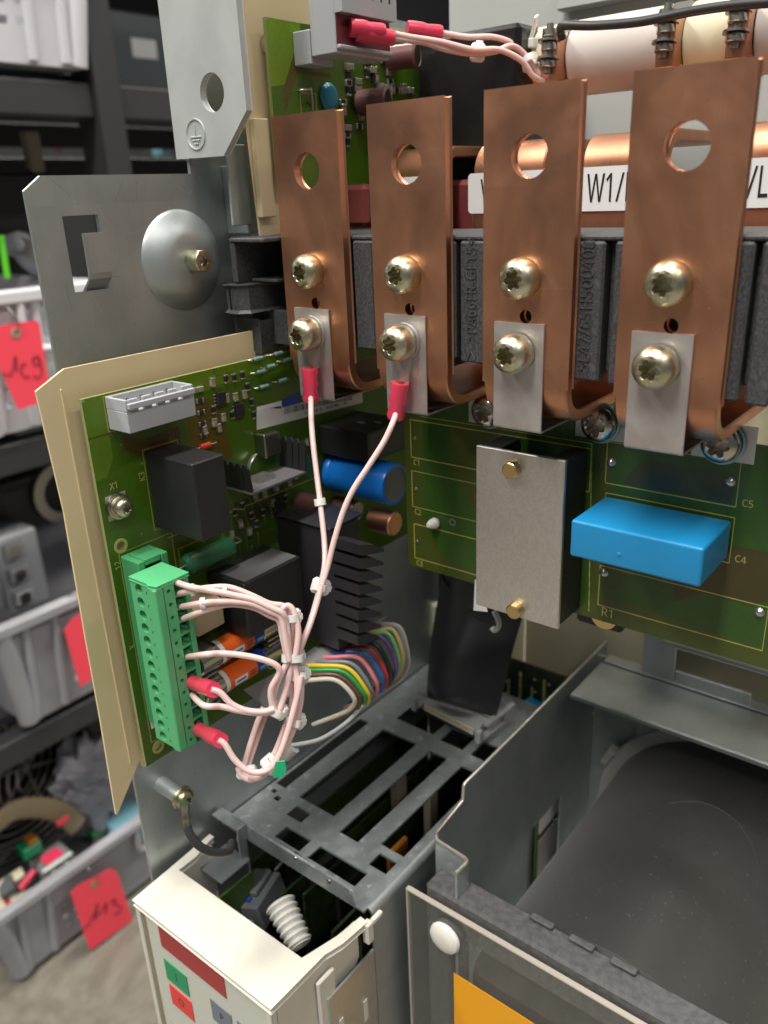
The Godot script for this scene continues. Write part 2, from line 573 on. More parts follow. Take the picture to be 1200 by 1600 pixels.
	mat("pale_blue", lin(0.20, 0.42, 0.50), 0.4)
	mat("lime", lin(0.12, 0.62, 0.03), 0.4)
	mat("far_teal", lin(0.035, 0.045, 0.05), 0.6)
	mat("carton", lin(0.06, 0.03, 0.015), 0.7)
	mat("grey_dark", lin(0.11, 0.12, 0.13), 0.5)
	mat("guard_wire", lin(0.20, 0.19, 0.18), 0.4, 0.6)
	mat("amber", lin(0.30, 0.12, 0.01), 0.5)
	mat("ring_white", lin(0.52, 0.52, 0.49), 0.5)
	var fb := mat("frame_black", Color.WHITE, 0.42)
	tri_tex(fb, noise_tex(0.04, lin(0.065, 0.065, 0.068), lin(0.10, 0.10, 0.104), 83, 5, 256), 30.0)
	var bd := mat("board_dark", Color.WHITE, 0.45)
	tri_tex(bd, noise_tex(0.06, lin(0.010, 0.018, 0.008), lin(0.030, 0.050, 0.014), 85, 4, 128), 25.0)
	mat("board_green", lin(0.05, 0.09, 0.02), 0.4)
	mat("sink_grey", lin(0.16, 0.16, 0.17), 0.42, 0.3)
	mat("sink_black", lin(0.065, 0.062, 0.074), 0.32, 0.5)
	mat("diode_red", lin(0.45, 0.05, 0.02), 0.3)
	mat("diode_glass", lin(0.16, 0.30, 0.27), 0.2)
	mat("print_dark", lin(0.10, 0.03, 0.02), 0.5)
	mat("socket_red", lin(0.14, 0.02, 0.03), 0.5)
	mat("blue_steel", lin(0.25, 0.42, 0.50), 0.3, 1.0)
	mat("tube_grey", lin(0.52, 0.48, 0.46), 0.6)
	mat("ribbon_grey", lin(0.20, 0.20, 0.20), 0.45)
	mat("groove_tan", lin(0.24, 0.20, 0.13), 0.6)
	mat("rack_grey", lin(0.030, 0.030, 0.033), 0.5)
	mat("dark_wall", lin(0.018, 0.019, 0.021), 0.8)
	var fl := mat("floor", Color.WHITE, 0.6)
	tri_tex(fl, noise_tex(0.03, lin(0.165, 0.155, 0.125), lin(0.255, 0.24, 0.20), 73, 6, 512, 1.0, 0.25, 0.75), 2.2)
	bumpy(fl, grain, 0.02)

func metal_tex(a: Color, b: Color, light: Color, dark: Color, seed_: int, marks: int) -> Texture2D:
	var rng := RandomNumberGenerator.new()
	rng.seed = seed_
	var soft := FastNoiseLite.new()
	soft.seed = seed_ + 3
	soft.frequency = 0.006
	soft.fractal_octaves = 3
	var fine := FastNoiseLite.new()
	fine.seed = seed_ + 4
	fine.frequency = 0.05
	var img := Image.create(1024, 1024, false, Image.FORMAT_RGB8)
	for y in 1024:
		for x in 1024:
			# rolled sheet: fine streaks along the bar, weak clouds of tarnish
			var v := 0.5 + 0.60 * soft.get_noise_2d(x, y * 0.8) + 0.16 * fine.get_noise_2d(x * 2.2, y * 0.10) + 0.06 * fine.get_noise_2d(x * 9.0, y * 9.0)
			img.set_pixel(x, y, a.lerp(b, clamp(v, 0.0, 1.0)))
	for k in marks:   # scratches and rub marks
		var p := Vector2(rng.randf_range(20, 1000), rng.randf_range(20, 1000))
		var d := Vector2.from_angle(rng.randf_range(0, TAU)) * rng.randf_range(10, 90)
		var c := light if rng.randf() < 0.65 else dark
		var n := int(d.length() * 1.5)
		for i in n:
			var q := p + d * float(i) / n
			if q.x > 1 and q.x < 1022 and q.y > 1 and q.y < 1022 and rng.randf() < 0.8: img.set_pixel(int(q.x), int(q.y), img.get_pixel(int(q.x), int(q.y)).lerp(c, 0.55))
	for k in marks:   # specks
		var p := Vector2i(rng.randi_range(4, 1018), rng.randi_range(4, 1018))
		img.fill_rect(Rect2i(p, Vector2i(rng.randi_range(1, 4), rng.randi_range(1, 3))), light if rng.randf() < 0.6 else dark)
	img.generate_mipmaps()
	return ImageTexture.create_from_image(img)

func cell_tex() -> Texture2D:
	var n := FastNoiseLite.new()
	n.noise_type = FastNoiseLite.TYPE_CELLULAR
	n.cellular_return_type = FastNoiseLite.RETURN_CELL_VALUE
	n.frequency = 0.05
	n.seed = 5
	n.domain_warp_enabled = true
	n.domain_warp_amplitude = 14.0
	n.domain_warp_frequency = 0.03
	var soft := FastNoiseLite.new()
	soft.seed = 9
	soft.frequency = 0.012
	var img := Image.create(256, 256, false, Image.FORMAT_RGB8)
	for y in 256:
		for x in 256:
			var v: float = n.get_noise_2d(x, y) * 0.5 + 0.5
			v = 0.74 + 0.08 * v + (0.15 if v > 0.82 else 0.0) + 0.05 * soft.get_noise_2d(x, y)
			img.set_pixel(x, y, Color(v, v * 1.01, v * 1.02))
	img.generate_mipmaps()
	return ImageTexture.create_from_image(img)

func speck_tex() -> Texture2D:
	var rng := RandomNumberGenerator.new()
	rng.seed = 77
	var n := FastNoiseLite.new()
	n.seed = 3
	n.frequency = 0.03
	n.fractal_octaves = 6
	var base := lin(0.021, 0.0205, 0.021)
	var dust := lin(0.036, 0.035, 0.034)
	var img := Image.create(512, 512, false, Image.FORMAT_RGB8)
	for y in 512:
		for x in 512:
			img.set_pixel(x, y, base.lerp(dust, clamp(0.45 + n.get_noise_2d(x, y) * 0.25, 0.0, 1.0)))
	for i in 420:   # grains of dust and short fibres
		var x := rng.randi_range(2, 500)
		var y := rng.randi_range(2, 500)
		var c := lin(0.16, 0.155, 0.15).lerp(lin(0.45, 0.44, 0.42), pow(rng.randf(), 4.0))
		for k in rng.randi_range(1, 3): img.set_pixel(x + k, y + (k if rng.randf() < 0.3 else 0), c)
	img.generate_mipmaps()
	return ImageTexture.create_from_image(img)

# ---------------------------------------------------------------- floor, rack and crates
func warehouse() -> void:
	var f := PlaneMesh.new()
	f.size = Vector2(14, 14)
	setting("floor", f, mats.floor, moved(Vector3(-2, 0, -1)))
	setting("back_wall", box(Vector3(-3.3, 0, -7.9), Vector3(-3.2, 3.6, 3.0)), mats.dark_wall)
	# storage rack: its face runs along z at x about -0.7
	var t := thing("storage_rack", "dark grey steel storage rack holding the plastic crates", "rack", Vector3(-0.9, 0, -0.4))
	for p in [[-0.69, -0.404, -0.438], [-0.69, -1.35, -1.39], [-0.69, 0.60, 0.64], [-1.17, -0.42, -0.46], [-1.17, -1.35, -1.39], [-1.17, 0.60, 0.64]]:
		part(t, "post", box(Vector3(p[0], 0.001, p[1]), Vector3(p[0] - 0.05, 2.3, p[2]), 0.002), mats.rack_grey)
	for y in [0.375, 0.752, 1.145, 1.56]:
		part(t, "shelf", box(Vector3(-0.742, y - 0.012, -1.35), Vector3(-1.168, y, 0.60)), mats.rack_grey)
		for x in [-0.70, -1.18]:
			for zz in [[-1.349, -0.439], [-0.403, 0.599]]:
				part(t, "beam", box(Vector3(x, y - 0.05, zz[0]), Vector3(x - 0.03, y - 0.013, zz[1]), 0.002), mats.rack_grey)
	for y in [0.62, 1.03, 1.33]:
		part(t, "brace", box(Vector3(-1.21, y, -1.349), Vector3(-1.23, y + 0.05, -0.461), 0.002), mats.rack_grey)
		part(t, "brace", box(Vector3(-1.21, y, -0.419), Vector3(-1.23, y + 0.05, 0.599), 0.002), mats.rack_grey)
	crate(Vector3(-0.70, 0.012, -0.075), -0.55, 0.135, mats.crate_grey, "grey plastic crate of spare parts standing on the floor", 0)
	crate(Vector3(-0.70, 0.376, -0.165), -0.62, 0.155, mats.crate_grey, "grey plastic crate on the lowest shelf of the rack", 1)
	crate(Vector3(-0.70, 0.753, -0.20), -0.33, 0.16, mats.crate_white, "pale plastic crate with the tag numbered 109", 2)
	crate(Vector3(-0.70, 1.146, -0.19), -0.393, 0.20, mats.crate_white, "white plastic crate on the upper shelf of the rack", 3)
	tag([Vector2(110, 1395), Vector2(122, 1383), Vector2(172, 1357), Vector2(182, 1361), Vector2(207, 1437), Vector2(140, 1485)], -0.660, "red cardboard tag numbered 113 on the floor crate", "113", Vector2(147, 1381), [
		[Vector2(131, 1450), Vector2(140, 1441), Vector2(150, 1420), Vector2(153, 1412), Vector2(148, 1437)],
		[Vector2(148, 1432), Vector2(158, 1424), Vector2(166, 1410), Vector2(165, 1428)],
		[Vector2(172, 1409), Vector2(181, 1405), Vector2(178, 1413), Vector2(188, 1414), Vector2(187, 1424), Vector2(178, 1428)]])
	tag([Vector2(100, 985), Vector2(112, 967), Vector2(160, 940), Vector2(178, 1040), Vector2(125, 1073)], -0.655, "red cardboard tag on the crate of the lowest shelf", "", Vector2(133, 962), [])
	tag([Vector2(-25, 520), Vector2(-16, 512), Vector2(55, 500), Vector2(61, 505), Vector2(80, 624), Vector2(28, 640)], -0.655, "red cardboard tag numbered 109 on the pale crate", "109", Vector2(24, 520), [
		[Vector2(6, 583), Vector2(14, 586), Vector2(20, 576), Vector2(24, 556), Vector2(26, 580)],
		[Vector2(40, 566), Vector2(33, 572), Vector2(35, 586), Vector2(46, 588)],
		[Vector2(58, 556), Vector2(51, 560), Vector2(54, 570), Vector2(61, 566), Vector2(60, 555), Vector2(65, 580), Vector2(58, 590), Vector2(52, 585)]])
	junk()

func crate(corner: Vector3, z_end: float, h: float, m: Material, label: String, kind: int) -> void:
	# corner: bottom, front (+x), near (+z) end; the crate runs to z_end and 0.3 m deep into the rack
	var depth := 0.30
	var t := thing("plastic_crate", label, "crate", Vector3(corner.x - depth / 2, corner.y, (corner.z + z_end) / 2), "plastic crates of the rack")
	var flare := 0.018
	var o := Vector3(corner.x, corner.y, corner.z)
	var wall := func(a: Vector3, b: Vector3, out: Vector3, holes: Array, called: String) -> void:
		# a wall from a to b (bottom corners), leaning outwards, made of cells so that the openings are real
		var u := (b - a)
		var ex := u.normalized()
		var ey := (Vector3.UP * h + out * flare).normalized()
		var ez := ex.cross(ey)
		if ez.dot(out) < 0: ez = -ez
		var xf := Transform3D(Basis(ex, ey, ez), a)
		part(t, called, grid_sheet(0.0, u.length(), 0.0, h, holes, 0.003, xf), m)
	var length := absf(corner.z - z_end)
	var slots := []
	for k in 3:
		for r in 3:
			for s in [0.07, length - 0.11]:
				slots.append([s + k * 0.018, s + k * 0.018 + 0.008, h * 0.18 + r * 0.02, h * 0.18 + r * 0.02 + 0.008])
	slots.append([length * 0.42, length * 0.42 + 0.075, h * 0.66, h * 0.84])
	wall.call(o, Vector3(o.x, o.y, z_end), Vector3.RIGHT, slots, "front_wall")
	wall.call(o - Vector3(depth, 0, 0), o, Vector3.BACK, [[0.1, 0.2, h * 0.62, h * 0.84]], "end_wall")
	wall.call(Vector3(o.x - depth, o.y, z_end), Vector3(o.x - depth, o.y, o.z), Vector3.LEFT, [], "rear_wall")
	wall.call(Vector3(o.x, o.y, z_end), Vector3(o.x - depth, o.y, z_end), Vector3.FORWARD, [], "end_wall")
	part(t, "bottom", box(Vector3(o.x - depth, o.y, z_end), Vector3(o.x, o.y + 0.003, o.z)), m)
	# rolled rim
	var e := flare + 0.012
	var y0 := o.y + h - 0.002
	for r in [[Vector3(o.x + flare - 0.004, y0 - 0.012, z_end - e), Vector3(o.x + e, y0 + 0.004, o.z + e)], [Vector3(o.x - depth - e, y0 - 0.012, z_end - e), Vector3(o.x - depth - flare + 0.004, y0 + 0.004, o.z + e)],
			[Vector3(o.x - depth - flare + 0.0045, y0 - 0.012, o.z + flare - 0.004), Vector3(o.x + flare - 0.0045, y0 + 0.004, o.z + e)], [Vector3(o.x - depth - flare + 0.0045, y0 - 0.012, z_end - e), Vector3(o.x + flare - 0.0045, y0 + 0.004, z_end - flare + 0.004)]]:
		part(t, "rim", box(r[0], r[1], 0.003), m)
	for cz in [o.z, z_end]:
		for cx in [o.x, o.x - depth]:
			var sx := 1.0 if cx == o.x else -1.0
			var sz := 1.0 if cz == o.z else -1.0
			part(t, "corner_post", tube([Vector3(cx - sx * 0.004, o.y + 0.002, cz - sz * 0.004), Vector3(cx + sx * (flare - 0.002), o.y + h - 0.012, cz + sz * (flare - 0.002))], 0.014, 12, 1), m)
	# upright ribs and the handle hoop on the front
	for s in [0.012, 0.052, length - 0.06, length - 0.02]:
		var zz: float = o.z - s
		part(t, "rib", tube([Vector3(o.x + 0.004, o.y + 0.004, zz), Vector3(o.x + flare + 0.003, o.y + h - 0.014, zz)], 0.006, 8, 1), m)
	var z1 := o.z - length * 0.42 + 0.004
	var z2 := o.z - length * 0.42 - 0.079
	var yy := o.y + h
	var fx := o.x + flare + 0.006
	part(t, "handle", tube([Vector3(fx, yy - 0.012, z1), Vector3(fx, yy - h * 0.36, z1), Vector3(fx, yy - h * 0.42, z1 - 0.012), Vector3(fx, yy - h * 0.42, z2 + 0.012), Vector3(fx, yy - h * 0.36, z2), Vector3(fx, yy - 0.012, z2)], 0.005, 8, 4), m)

func tag(outline: Array, x: float, label: String, _number: String, hole: Vector2, strokes: Array) -> void:
	var pts := []
	for p in outline:
		var q := at_x(p.x, p.y, x)
		pts.append(Vector2(-q.z, q.y))
	var hq := at_x(hole.x, hole.y, x)
	var xf := Transform3D(Basis(Vector3.FORWARD, Vector3.UP, Vector3.RIGHT), Vector3(x, 0, 0))
	var t := thing("hanging_tag", label, "tag", Vector3(x, hq.y, hq.z), "red tags on the crates")
	part(t, "card", sheet(pts, [circle(Vector2(-hq.z, hq.y), 0.0028, 16)], 0.0008, 0.0, 0.01, xf), mats.tag_red)
	part(t, "eyelet", lathe([Vector2(0.0028, -0.0004), Vector2(0.0055, -0.0004), Vector2(0.0058, 0.0005), Vector2(0.003, 0.0008), Vector2(0.0028, -0.0004)], 20, moved(Vector3(x + 0.0012, hq.y, hq.z), facing(Vector3.RIGHT))), mats.beige_ceramic)
	part(t, "tie_wire", tube([Vector3(x + 0.001, hq.y, hq.z), Vector3(x + 0.004, hq.y + 0.012, hq.z - 0.004), Vector3(x - 0.006, hq.y + 0.028, hq.z + 0.002), Vector3(x - 0.03, hq.y + 0.022, hq.z + 0.004)], 0.0008, 6, 5), mats.bolt_steel)
	for s in strokes:
		var line := []
		for p in s: line.append(at_x(p.x, p.y, x + 0.0011))
		part(t, "pen_stroke", tube(line, 0.0011, 6, 5, 0.2, Vector3.UP), mats.ink)

func junk() -> void:
	# what lies in the crate on the floor: every piece is placed where the photograph shows it, at the depth of the crate
	var t := thing("fan_guard", "black wire fan guard leaning in the floor crate", "fan guard", Vector3(-0.80, 0.10, -0.17))
	var c := at_x(40, 1200, -0.80)
	for k in 11:
		var ring := []
		for i in 41:
			var a := TAU * i / 40.0
			ring.append(c + Vector3(0.03 * cos(a) , 0.013 * (k + 2) * sin(a), 0.014 * (k + 2) * cos(a)))
		part(t, "ring", tube(ring, 0.0018, 6, 1), mats.guard_wire)
	for a in [0.4, 1.4, 2.4]:
		part(t, "spoke", tube([c + Vector3(0.03 * cos(a), 0.17 * sin(a), 0.18 * cos(a)), c - Vector3(0.03 * cos(a), 0.17 * sin(a), 0.18 * cos(a))], 0.0024, 6, 1), mats.guard_wire)
	t = thing("motor_body", "round black motor lying behind the wire fan guard", "motor", c + Vector3(-0.12, 0, 0))
	part(t, "body", lathe([Vector2(0, 0), Vector2(0.13, 0), Vector2(0.15, 0.02), Vector2(0.15, 0.09), Vector2(0, 0.09)], 40, moved(c + Vector3(-0.13, -0.01, -0.01), facing(Vector3(1, 0.1, 0.1)))), mats.black_gloss)
	t = thing("foam_ring", "beige curved strip standing in the floor crate", "packing", at_x(60, 1290, -0.76))
	var path := []
	for p in [[-20, 1300], [20, 1268], [60, 1262], [95, 1270], [122, 1292]]: path.append(at_x(p[0], p[1], -0.76))
	part(t, "strip", tube(path, 0.016, 10, 6, 0.25, Vector3.RIGHT), mats.beige_ceramic)
	var q := at_x(98, 1283, -0.742)
	part(t, "sticker", box(q - Vector3(0.001, 0.004, 0.009), q + Vector3(0.001, 0.004, 0.009)), mats.tag_red)
	t = thing("metal_block", "grey metal contact block with pink stickers in the floor crate", "part", at_x(80, 1350, -0.74))
	q = at_x(80, 1345, -0.74)
	part(t, "block", box(q - Vector3(0.02, 0.016, 0.025), q + Vector3(0.02, 0.010, 0.025), 0.003), mats.steel)
	part(t, "sticker", box(q + Vector3(-0.006, 0.0105, -0.014), q + Vector3(0.016, 0.0125, 0.014), 0.0005), mats.red_sleeve)
	for s in [-0.012, 0.008]: part(t, "bolt", lathe([Vector2(0, 0.006), Vector2(0.004, 0.006), Vector2(0.005, 0), Vector2(0, 0)], 12, moved(q + Vector3(0.0205, -0.004, s), facing(Vector3.RIGHT))), mats.nickel)
	t = thing("terminal_strip", "small green and yellow terminal clamp in the floor crate", "terminal", at_x(45, 1320, -0.77))
	q = at_x(45, 1322, -0.76)
	part(t, "base", box(q - Vector3(0.012, 0.012, 0.014), q + Vector3(0.012, 0.006, 0.014), 0.002), mats.button_green)
	part(t, "top", box(q + Vector3(-0.008, 0.0065, -0.012), q + Vector3(0.012, 0.014, 0.004), 0.002), mats.amber)
	t = thing("green_plug", "small green plug lying at the back of the floor crate", "plug", at_x(150, 1298, -0.78))
	q = at_x(150, 1300, -0.78)
	part(t, "body", box(q - Vector3(0.010, 0.008, 0.012), q + Vector3(0.010, 0.008, 0.012), 0.003), mats.button_green)
	part(t, "latch", box(q + Vector3(-0.004, 0.0085, -0.004), q + Vector3(0.006, 0.012, 0.004), 0.001), mats.button_green)
	t = thing("plastic_bag", "crumpled grey plastic bag sticking out of the floor crate", "bag", at_x(135, 1240, -0.80))
	part(t, "film", crumple(at_x(138, 1225, -0.79), Vector3(0.02, 0.075, 0.055), 5), mats.bag)
	t = thing("pale_card", "cream card with red print in the floor crate", "card", at_x(20, 1400, -0.73))
	var cx := at_x(22, 1402, -0.735)
	part(t, "card", box(Vector3(-0.03, -0.001, -0.025), Vector3(0.03, 0.001, 0.025)), mats.cream_wall, moved(cx, Basis(Vector3.BACK, -0.9)))
	part(t, "print", box(Vector3(-0.01, 0.0012, 0.006), Vector3(0.004, 0.0016, 0.014)), mats.panel_red, moved(cx, Basis(Vector3.BACK, -0.9)))
	t = thing("pink_flag", "magenta sticker rolled up beside the contact block", "sticker", at_x(43, 1373, -0.73))
	q = at_x(43, 1373, -0.73)
	part(t, "roll", tube([q + Vector3(0, -0.008, 0.012), q + Vector3(0, 0.006, -0.012)], 0.005, 10, 1), mats.red_sleeve)
	t = thing("blue_cap", "blue plastic cap beside the contact block", "cap", at_x(72, 1375, -0.73))
	q = at_x(70, 1378, -0.73)
	part(t, "body", lathe([Vector2(0, 0.01), Vector2(0.007, 0.01), Vector2(0.008, 0), Vector2(0, 0)], 16, moved(q, facing(Vector3(1, 0.4, 0)))), mats.blue_sleeve)
	part(t, "stem", lathe([Vector2(0, 0.016), Vector2(0.003, 0.016), Vector2(0.003, 0.009), Vector2(0, 0.009)], 12, moved(q, facing(Vector3(1, 0.4, 0)))), mats.nickel)
	t = thing("pale_blue_box", "pale blue plastic box at the end of the floor crate", "box", at_x(205, 1290, -0.75))
	q = at_x(200, 1288, -0.76)
	part(t, "body", box(q - Vector3(0.03, 0.02, 0.03), q + Vector3(0.03, 0.012, 0.03), 0.004), mats.pale_blue)
	part(t, "lid", box(q + Vector3(-0.031, 0.0125, -0.031), q + Vector3(0.031, 0.017, 0.031), 0.002), mats.pale_blue)
	for e in [[20, 1355, 0.040, "thick black cable coiled at the corner of the floor crate"], [120, 1330, 0.030, "thin black cable coiled between the contact block and the bag"]]:
		var cc := at_x(e[0], e[1], -0.775)
		t = thing("cable_coil", e[3], "cable", cc - Vector3(0, 0.02, 0), "black cables in the floor crate")
		for k in 4:
			var loop := []
			for i in 33:
				var a := TAU * i / 32.0
				loop.append(cc + Vector3(cos(a) * e[2], 0.006 * k - 0.012 + 0.008 * sin(a * 2.0 + k), sin(a) * e[2] * (1.1 - 0.06 * k)))
			part(t, "turn", tube(loop, e[2] * 0.085, 8, 1), mats.black_cable)
	for e in [[10, 1385, 0.010, "small steel relay socket in front of the cable coil", "socket"], [104, 1352, 0.012, "small grey connector block by the crate's rim", "connector"], [160, 1322, 0.012, "small blue connector block below the plastic bag", "connector"], [185, 1308, 0.010, "small white connector block beside the pale blue box", "connector"]]:
		var bc := at_x(e[0], e[1], -0.745)
		t = thing("small_block", e[3], e[4], bc, "small parts in the floor crate")
		var xf := moved(bc, Basis(Vector3(0.3, 1, 0.2).normalized(), e[0] * 0.13))
		part(t, "body", box(Vector3(-e[2], -e[2] * 0.6, -e[2] * 1.4), Vector3(e[2], e[2] * 0.6, e[2] * 1.4), 0.002), [mats.bolt_steel, mats.grey_connector, mats.grey_dark, mats.crate_white][int(e[0]) % 4], xf)
		for k in 3: part(t, "contact", box(Vector3(e[2] + 0.0002, -e[2] * 0.3, -e[2] + k * e[2] * 0.8), Vector3(e[2] + 0.002, e[2] * 0.3, -e[2] + k * e[2] * 0.8 + 0.003), 0.0004), mats.nickel, xf)
	# the lowest shelf: dark machines behind the cream sheet
	t = thing("contactor", "grey contactor with dark screw terminals on the crate", "contactor", at_x(25, 890, -0.80))
	q = at_x(2, 890, -0.80)
	part(t, "body", box(q - Vector3(0.05, 0.06, 0.05), q + Vector3(0.02, 0.05, 0.008), 0.004), mats.grey_connector)
	for k in 3:
		part(t, "terminal", box(q + Vector3(0.0205, -0.045 + k * 0.034, -0.022), q + Vector3(0.034, -0.026 + k * 0.034, 0.004), 0.002), mats.grey_clip)
		part(t, "clamp_screw", lathe([Vector2(0.004, 0.0), Vector2(0.008, 0.001), Vector2(0, 0.0015)], 14, moved(q + Vector3(0.0345, -0.036 + k * 0.034, -0.008), facing(Vector3.RIGHT))), mats.bolt_steel)
	t = thing("dark_machine", "dark machine casing lying on the shelf below tag 109", "machine", at_x(60, 760, -0.86))
	q = at_x(45, 770, -0.86)
	part(t, "casing", box(q - Vector3(0.08, 0.05, 0.12), q + Vector3(0.03, 0.03, 0.06), 0.01), mats.rack_grey)
	part(t, "hose", tube([q + Vector3(0.035, 0.035, 0.09), q + Vector3(0.04, 0.075, 0.02), q + Vector3(0.04, 0.07, -0.08), q + Vector3(0.02, 0.0, -0.14)], 0.008, 10, 6), mats.black_cable)
	part(t, "flange", lathe([Vector2(0.03, 0), Vector2(0.045, 0), Vector2(0.045, 0.012), Vector2(0.03, 0.012), Vector2(0.03, 0)], 24, moved(q + Vector3(0.03, 0, -0.03), facing(Vector3.RIGHT))), mats.bolt_steel)
	# the shelf of the pale crate
	t = thing("green_rod", "bright green plastic rod standing in the pale crate", "rod", at_x(8, 410, -0.75))
	part(t, "rod", tube([at_x(12, 435, -0.75), at_x(2, 375, -0.75)], 0.004, 8, 1), mats.lime)
	part(t, "cap", lathe([Vector2(0, 0.006), Vector2(0.0045, 0.006), Vector2(0.0045, 0), Vector2(0, 0)], 10, moved(at_x(2, 376, -0.75), facing(Vector3.UP))), mats.lime)
	t = thing("grey_hose", "coiled grey hose lying in the pale crate", "hose", at_x(35, 400, -0.80))
	part(t, "hose", tube([at_x(20, 385, -0.80), at_x(34, 380, -0.78), at_x(42, 400, -0.78), at_x(60, 415, -0.79), at_x(75, 420, -0.8)], 0.014, 12, 6), mats.crate_grey)
	part(t, "collar", lathe([Vector2(0.015, 0), Vector2(0.018, 0), Vector2(0.018, 0.02), Vector2(0.015, 0.02)], 16, moved(at_x(42, 400, -0.78), facing(Vector3(0.2, 1, -0.4)))), mats.bolt_steel)
	t = thing("slotted_box", "dark slotted casing standing in the pale crate", "casing", at_x(15, 330, -0.95))
	q = at_x(14, 325, -0.95)
	part(t, "casing", box(q - Vector3(0.06, 0.10, 0.06), q + Vector3(0.02, 0.045, 0.045), 0.004), mats.rack_grey)
	for k in 4: part(t, "louvre", box(q + Vector3(0.0202, -0.03 + k * 0.016, -0.03), q + Vector3(0.0212, -0.024 + k * 0.016, 0.03)), mats.rack_grey)
	part(t, "upright", box(q + Vector3(0.0, 0.0455, -0.056), q + Vector3(0.02, 0.10, -0.035), 0.003), mats.chip_tan)
	# far things between the posts
	t = thing("far_box", "dark teal boxes stored on the rack far behind", "box", Vector3(-1.35, 1.2, -1.2))
	var g := at_x(215, 60, -1.55)
	part(t, "box", box(g - Vector3(0.1, 0.11, 0.14), g + Vector3(0.0, 0.05, 0.12), 0.004), mats.far_teal)
	part(t, "lid", box(g + Vector3(-0.1, 0.052, -0.14), g + Vector3(0.002, 0.07, 0.12), 0.004), mats.rack_grey)
	part(t, "label", box(g + Vector3(0.0005, -0.04, -0.05), g + Vector3(0.0015, 0.0, 0.02)), mats.grey_clip)
	t = thing("brown_carton", "brown carton on top of the far teal boxes", "carton", at_x(220, 5, -1.56))
	g = at_x(222, 8, -1.58)
	part(t, "carton", box(g - Vector3(0.1, 0.028, 0.16), g + Vector3(0, 0.10, 0.12), 0.003), mats.carton)
	part(t, "flap", box(g + Vector3(-0.1, 0.101, -0.16), g + Vector3(0.0, 0.106, 0.12)), mats.carton)
	t = thing("teal_knob", "small pale teal knob on the dark shelf", "knob", at_x(252, 238, -1.45))
	part(t, "knob", lathe([Vector2(0, 0.02), Vector2(0.012, 0.018), Vector2(0.019, 0.008), Vector2(0.019, -0.008), Vector2(0, -0.02)], 20, moved(at_x(252, 238, -1.45), facing(Vector3.RIGHT))), mats.pale_blue)
	part(t, "shaft", lathe([Vector2(0.006, -0.02), Vector2(0.006, -0.06), Vector2(0, -0.06)], 12, moved(at_x(252, 238, -1.45), facing(Vector3.RIGHT))), mats.bolt_steel)
	t = thing("red_pennant", "small red plastic flag on the rack behind the steel plate", "flag", at_x(85, 230, -1.2))
	var f3 := [at_x(70, 224, -1.2), at_x(96, 222, -1.2), at_x(94, 238, -1.2)]
	var pp := []
	for p in f3: pp.append(Vector2(-p.z, p.y))
	part(t, "flag", sheet(pp, [], 0.002, 0.0, 0.02, Transform3D(Basis(Vector3.FORWARD, Vector3.UP, Vector3.RIGHT), Vector3(-1.2, 0, 0))), mats.tag_red)

func crumple(c: Vector3, size: Vector3, seed_: int) -> ArrayMesh:
	var n := FastNoiseLite.new()
	n.seed = seed_
	n.frequency = 22.0
	var st := begin()
	var pts := []
	for i in 25:
		var row := []
		for j in 25:
			var u := i / 24.0 * TAU
			var v := (j / 24.0 - 0.5) * PI
			var p := Vector3(cos(v) * cos(u) * size.x, sin(v) * size.y, cos(v) * sin(u) * size.z)
			var k := 1.0 + 0.9 * n.get_noise_3dv(p * 1.2)
			row.append(c + p * k)
		pts.append(row)
	for i in 24:
		for j in 24: quad(st, pts[i][j], pts[i + 1][j], pts[i + 1][j + 1], pts[i][j + 1])
	return finish(st)

# ---------------------------------------------------------------- sheet metal of the drive
func on_side(x: float) -> Transform3D:   # sheet coordinates (-z, y), thickness towards +x
	return Transform3D(Basis(Vector3.FORWARD, Vector3.UP, Vector3.RIGHT), Vector3(x, 0, 0))
func on_front(z: float) -> Transform3D:  # sheet coordinates (x, y), thickness towards +z
	return moved(Vector3(0, 0, z))
func rect(a: float, b: float, c: float, d: float) -> Array:
	return [Vector2(a, c), Vector2(b, c), Vector2(b, d), Vector2(a, d)]
func fasten(parent: Node3D, called: String, p: Vector3, n: Vector3, r: float, h: float, rr: float, m: Material, spin := 0.3) -> MeshInstance3D:
	return part(parent, called, screw_head(r, h, rr), m, moved(p, facing(n, spin)))

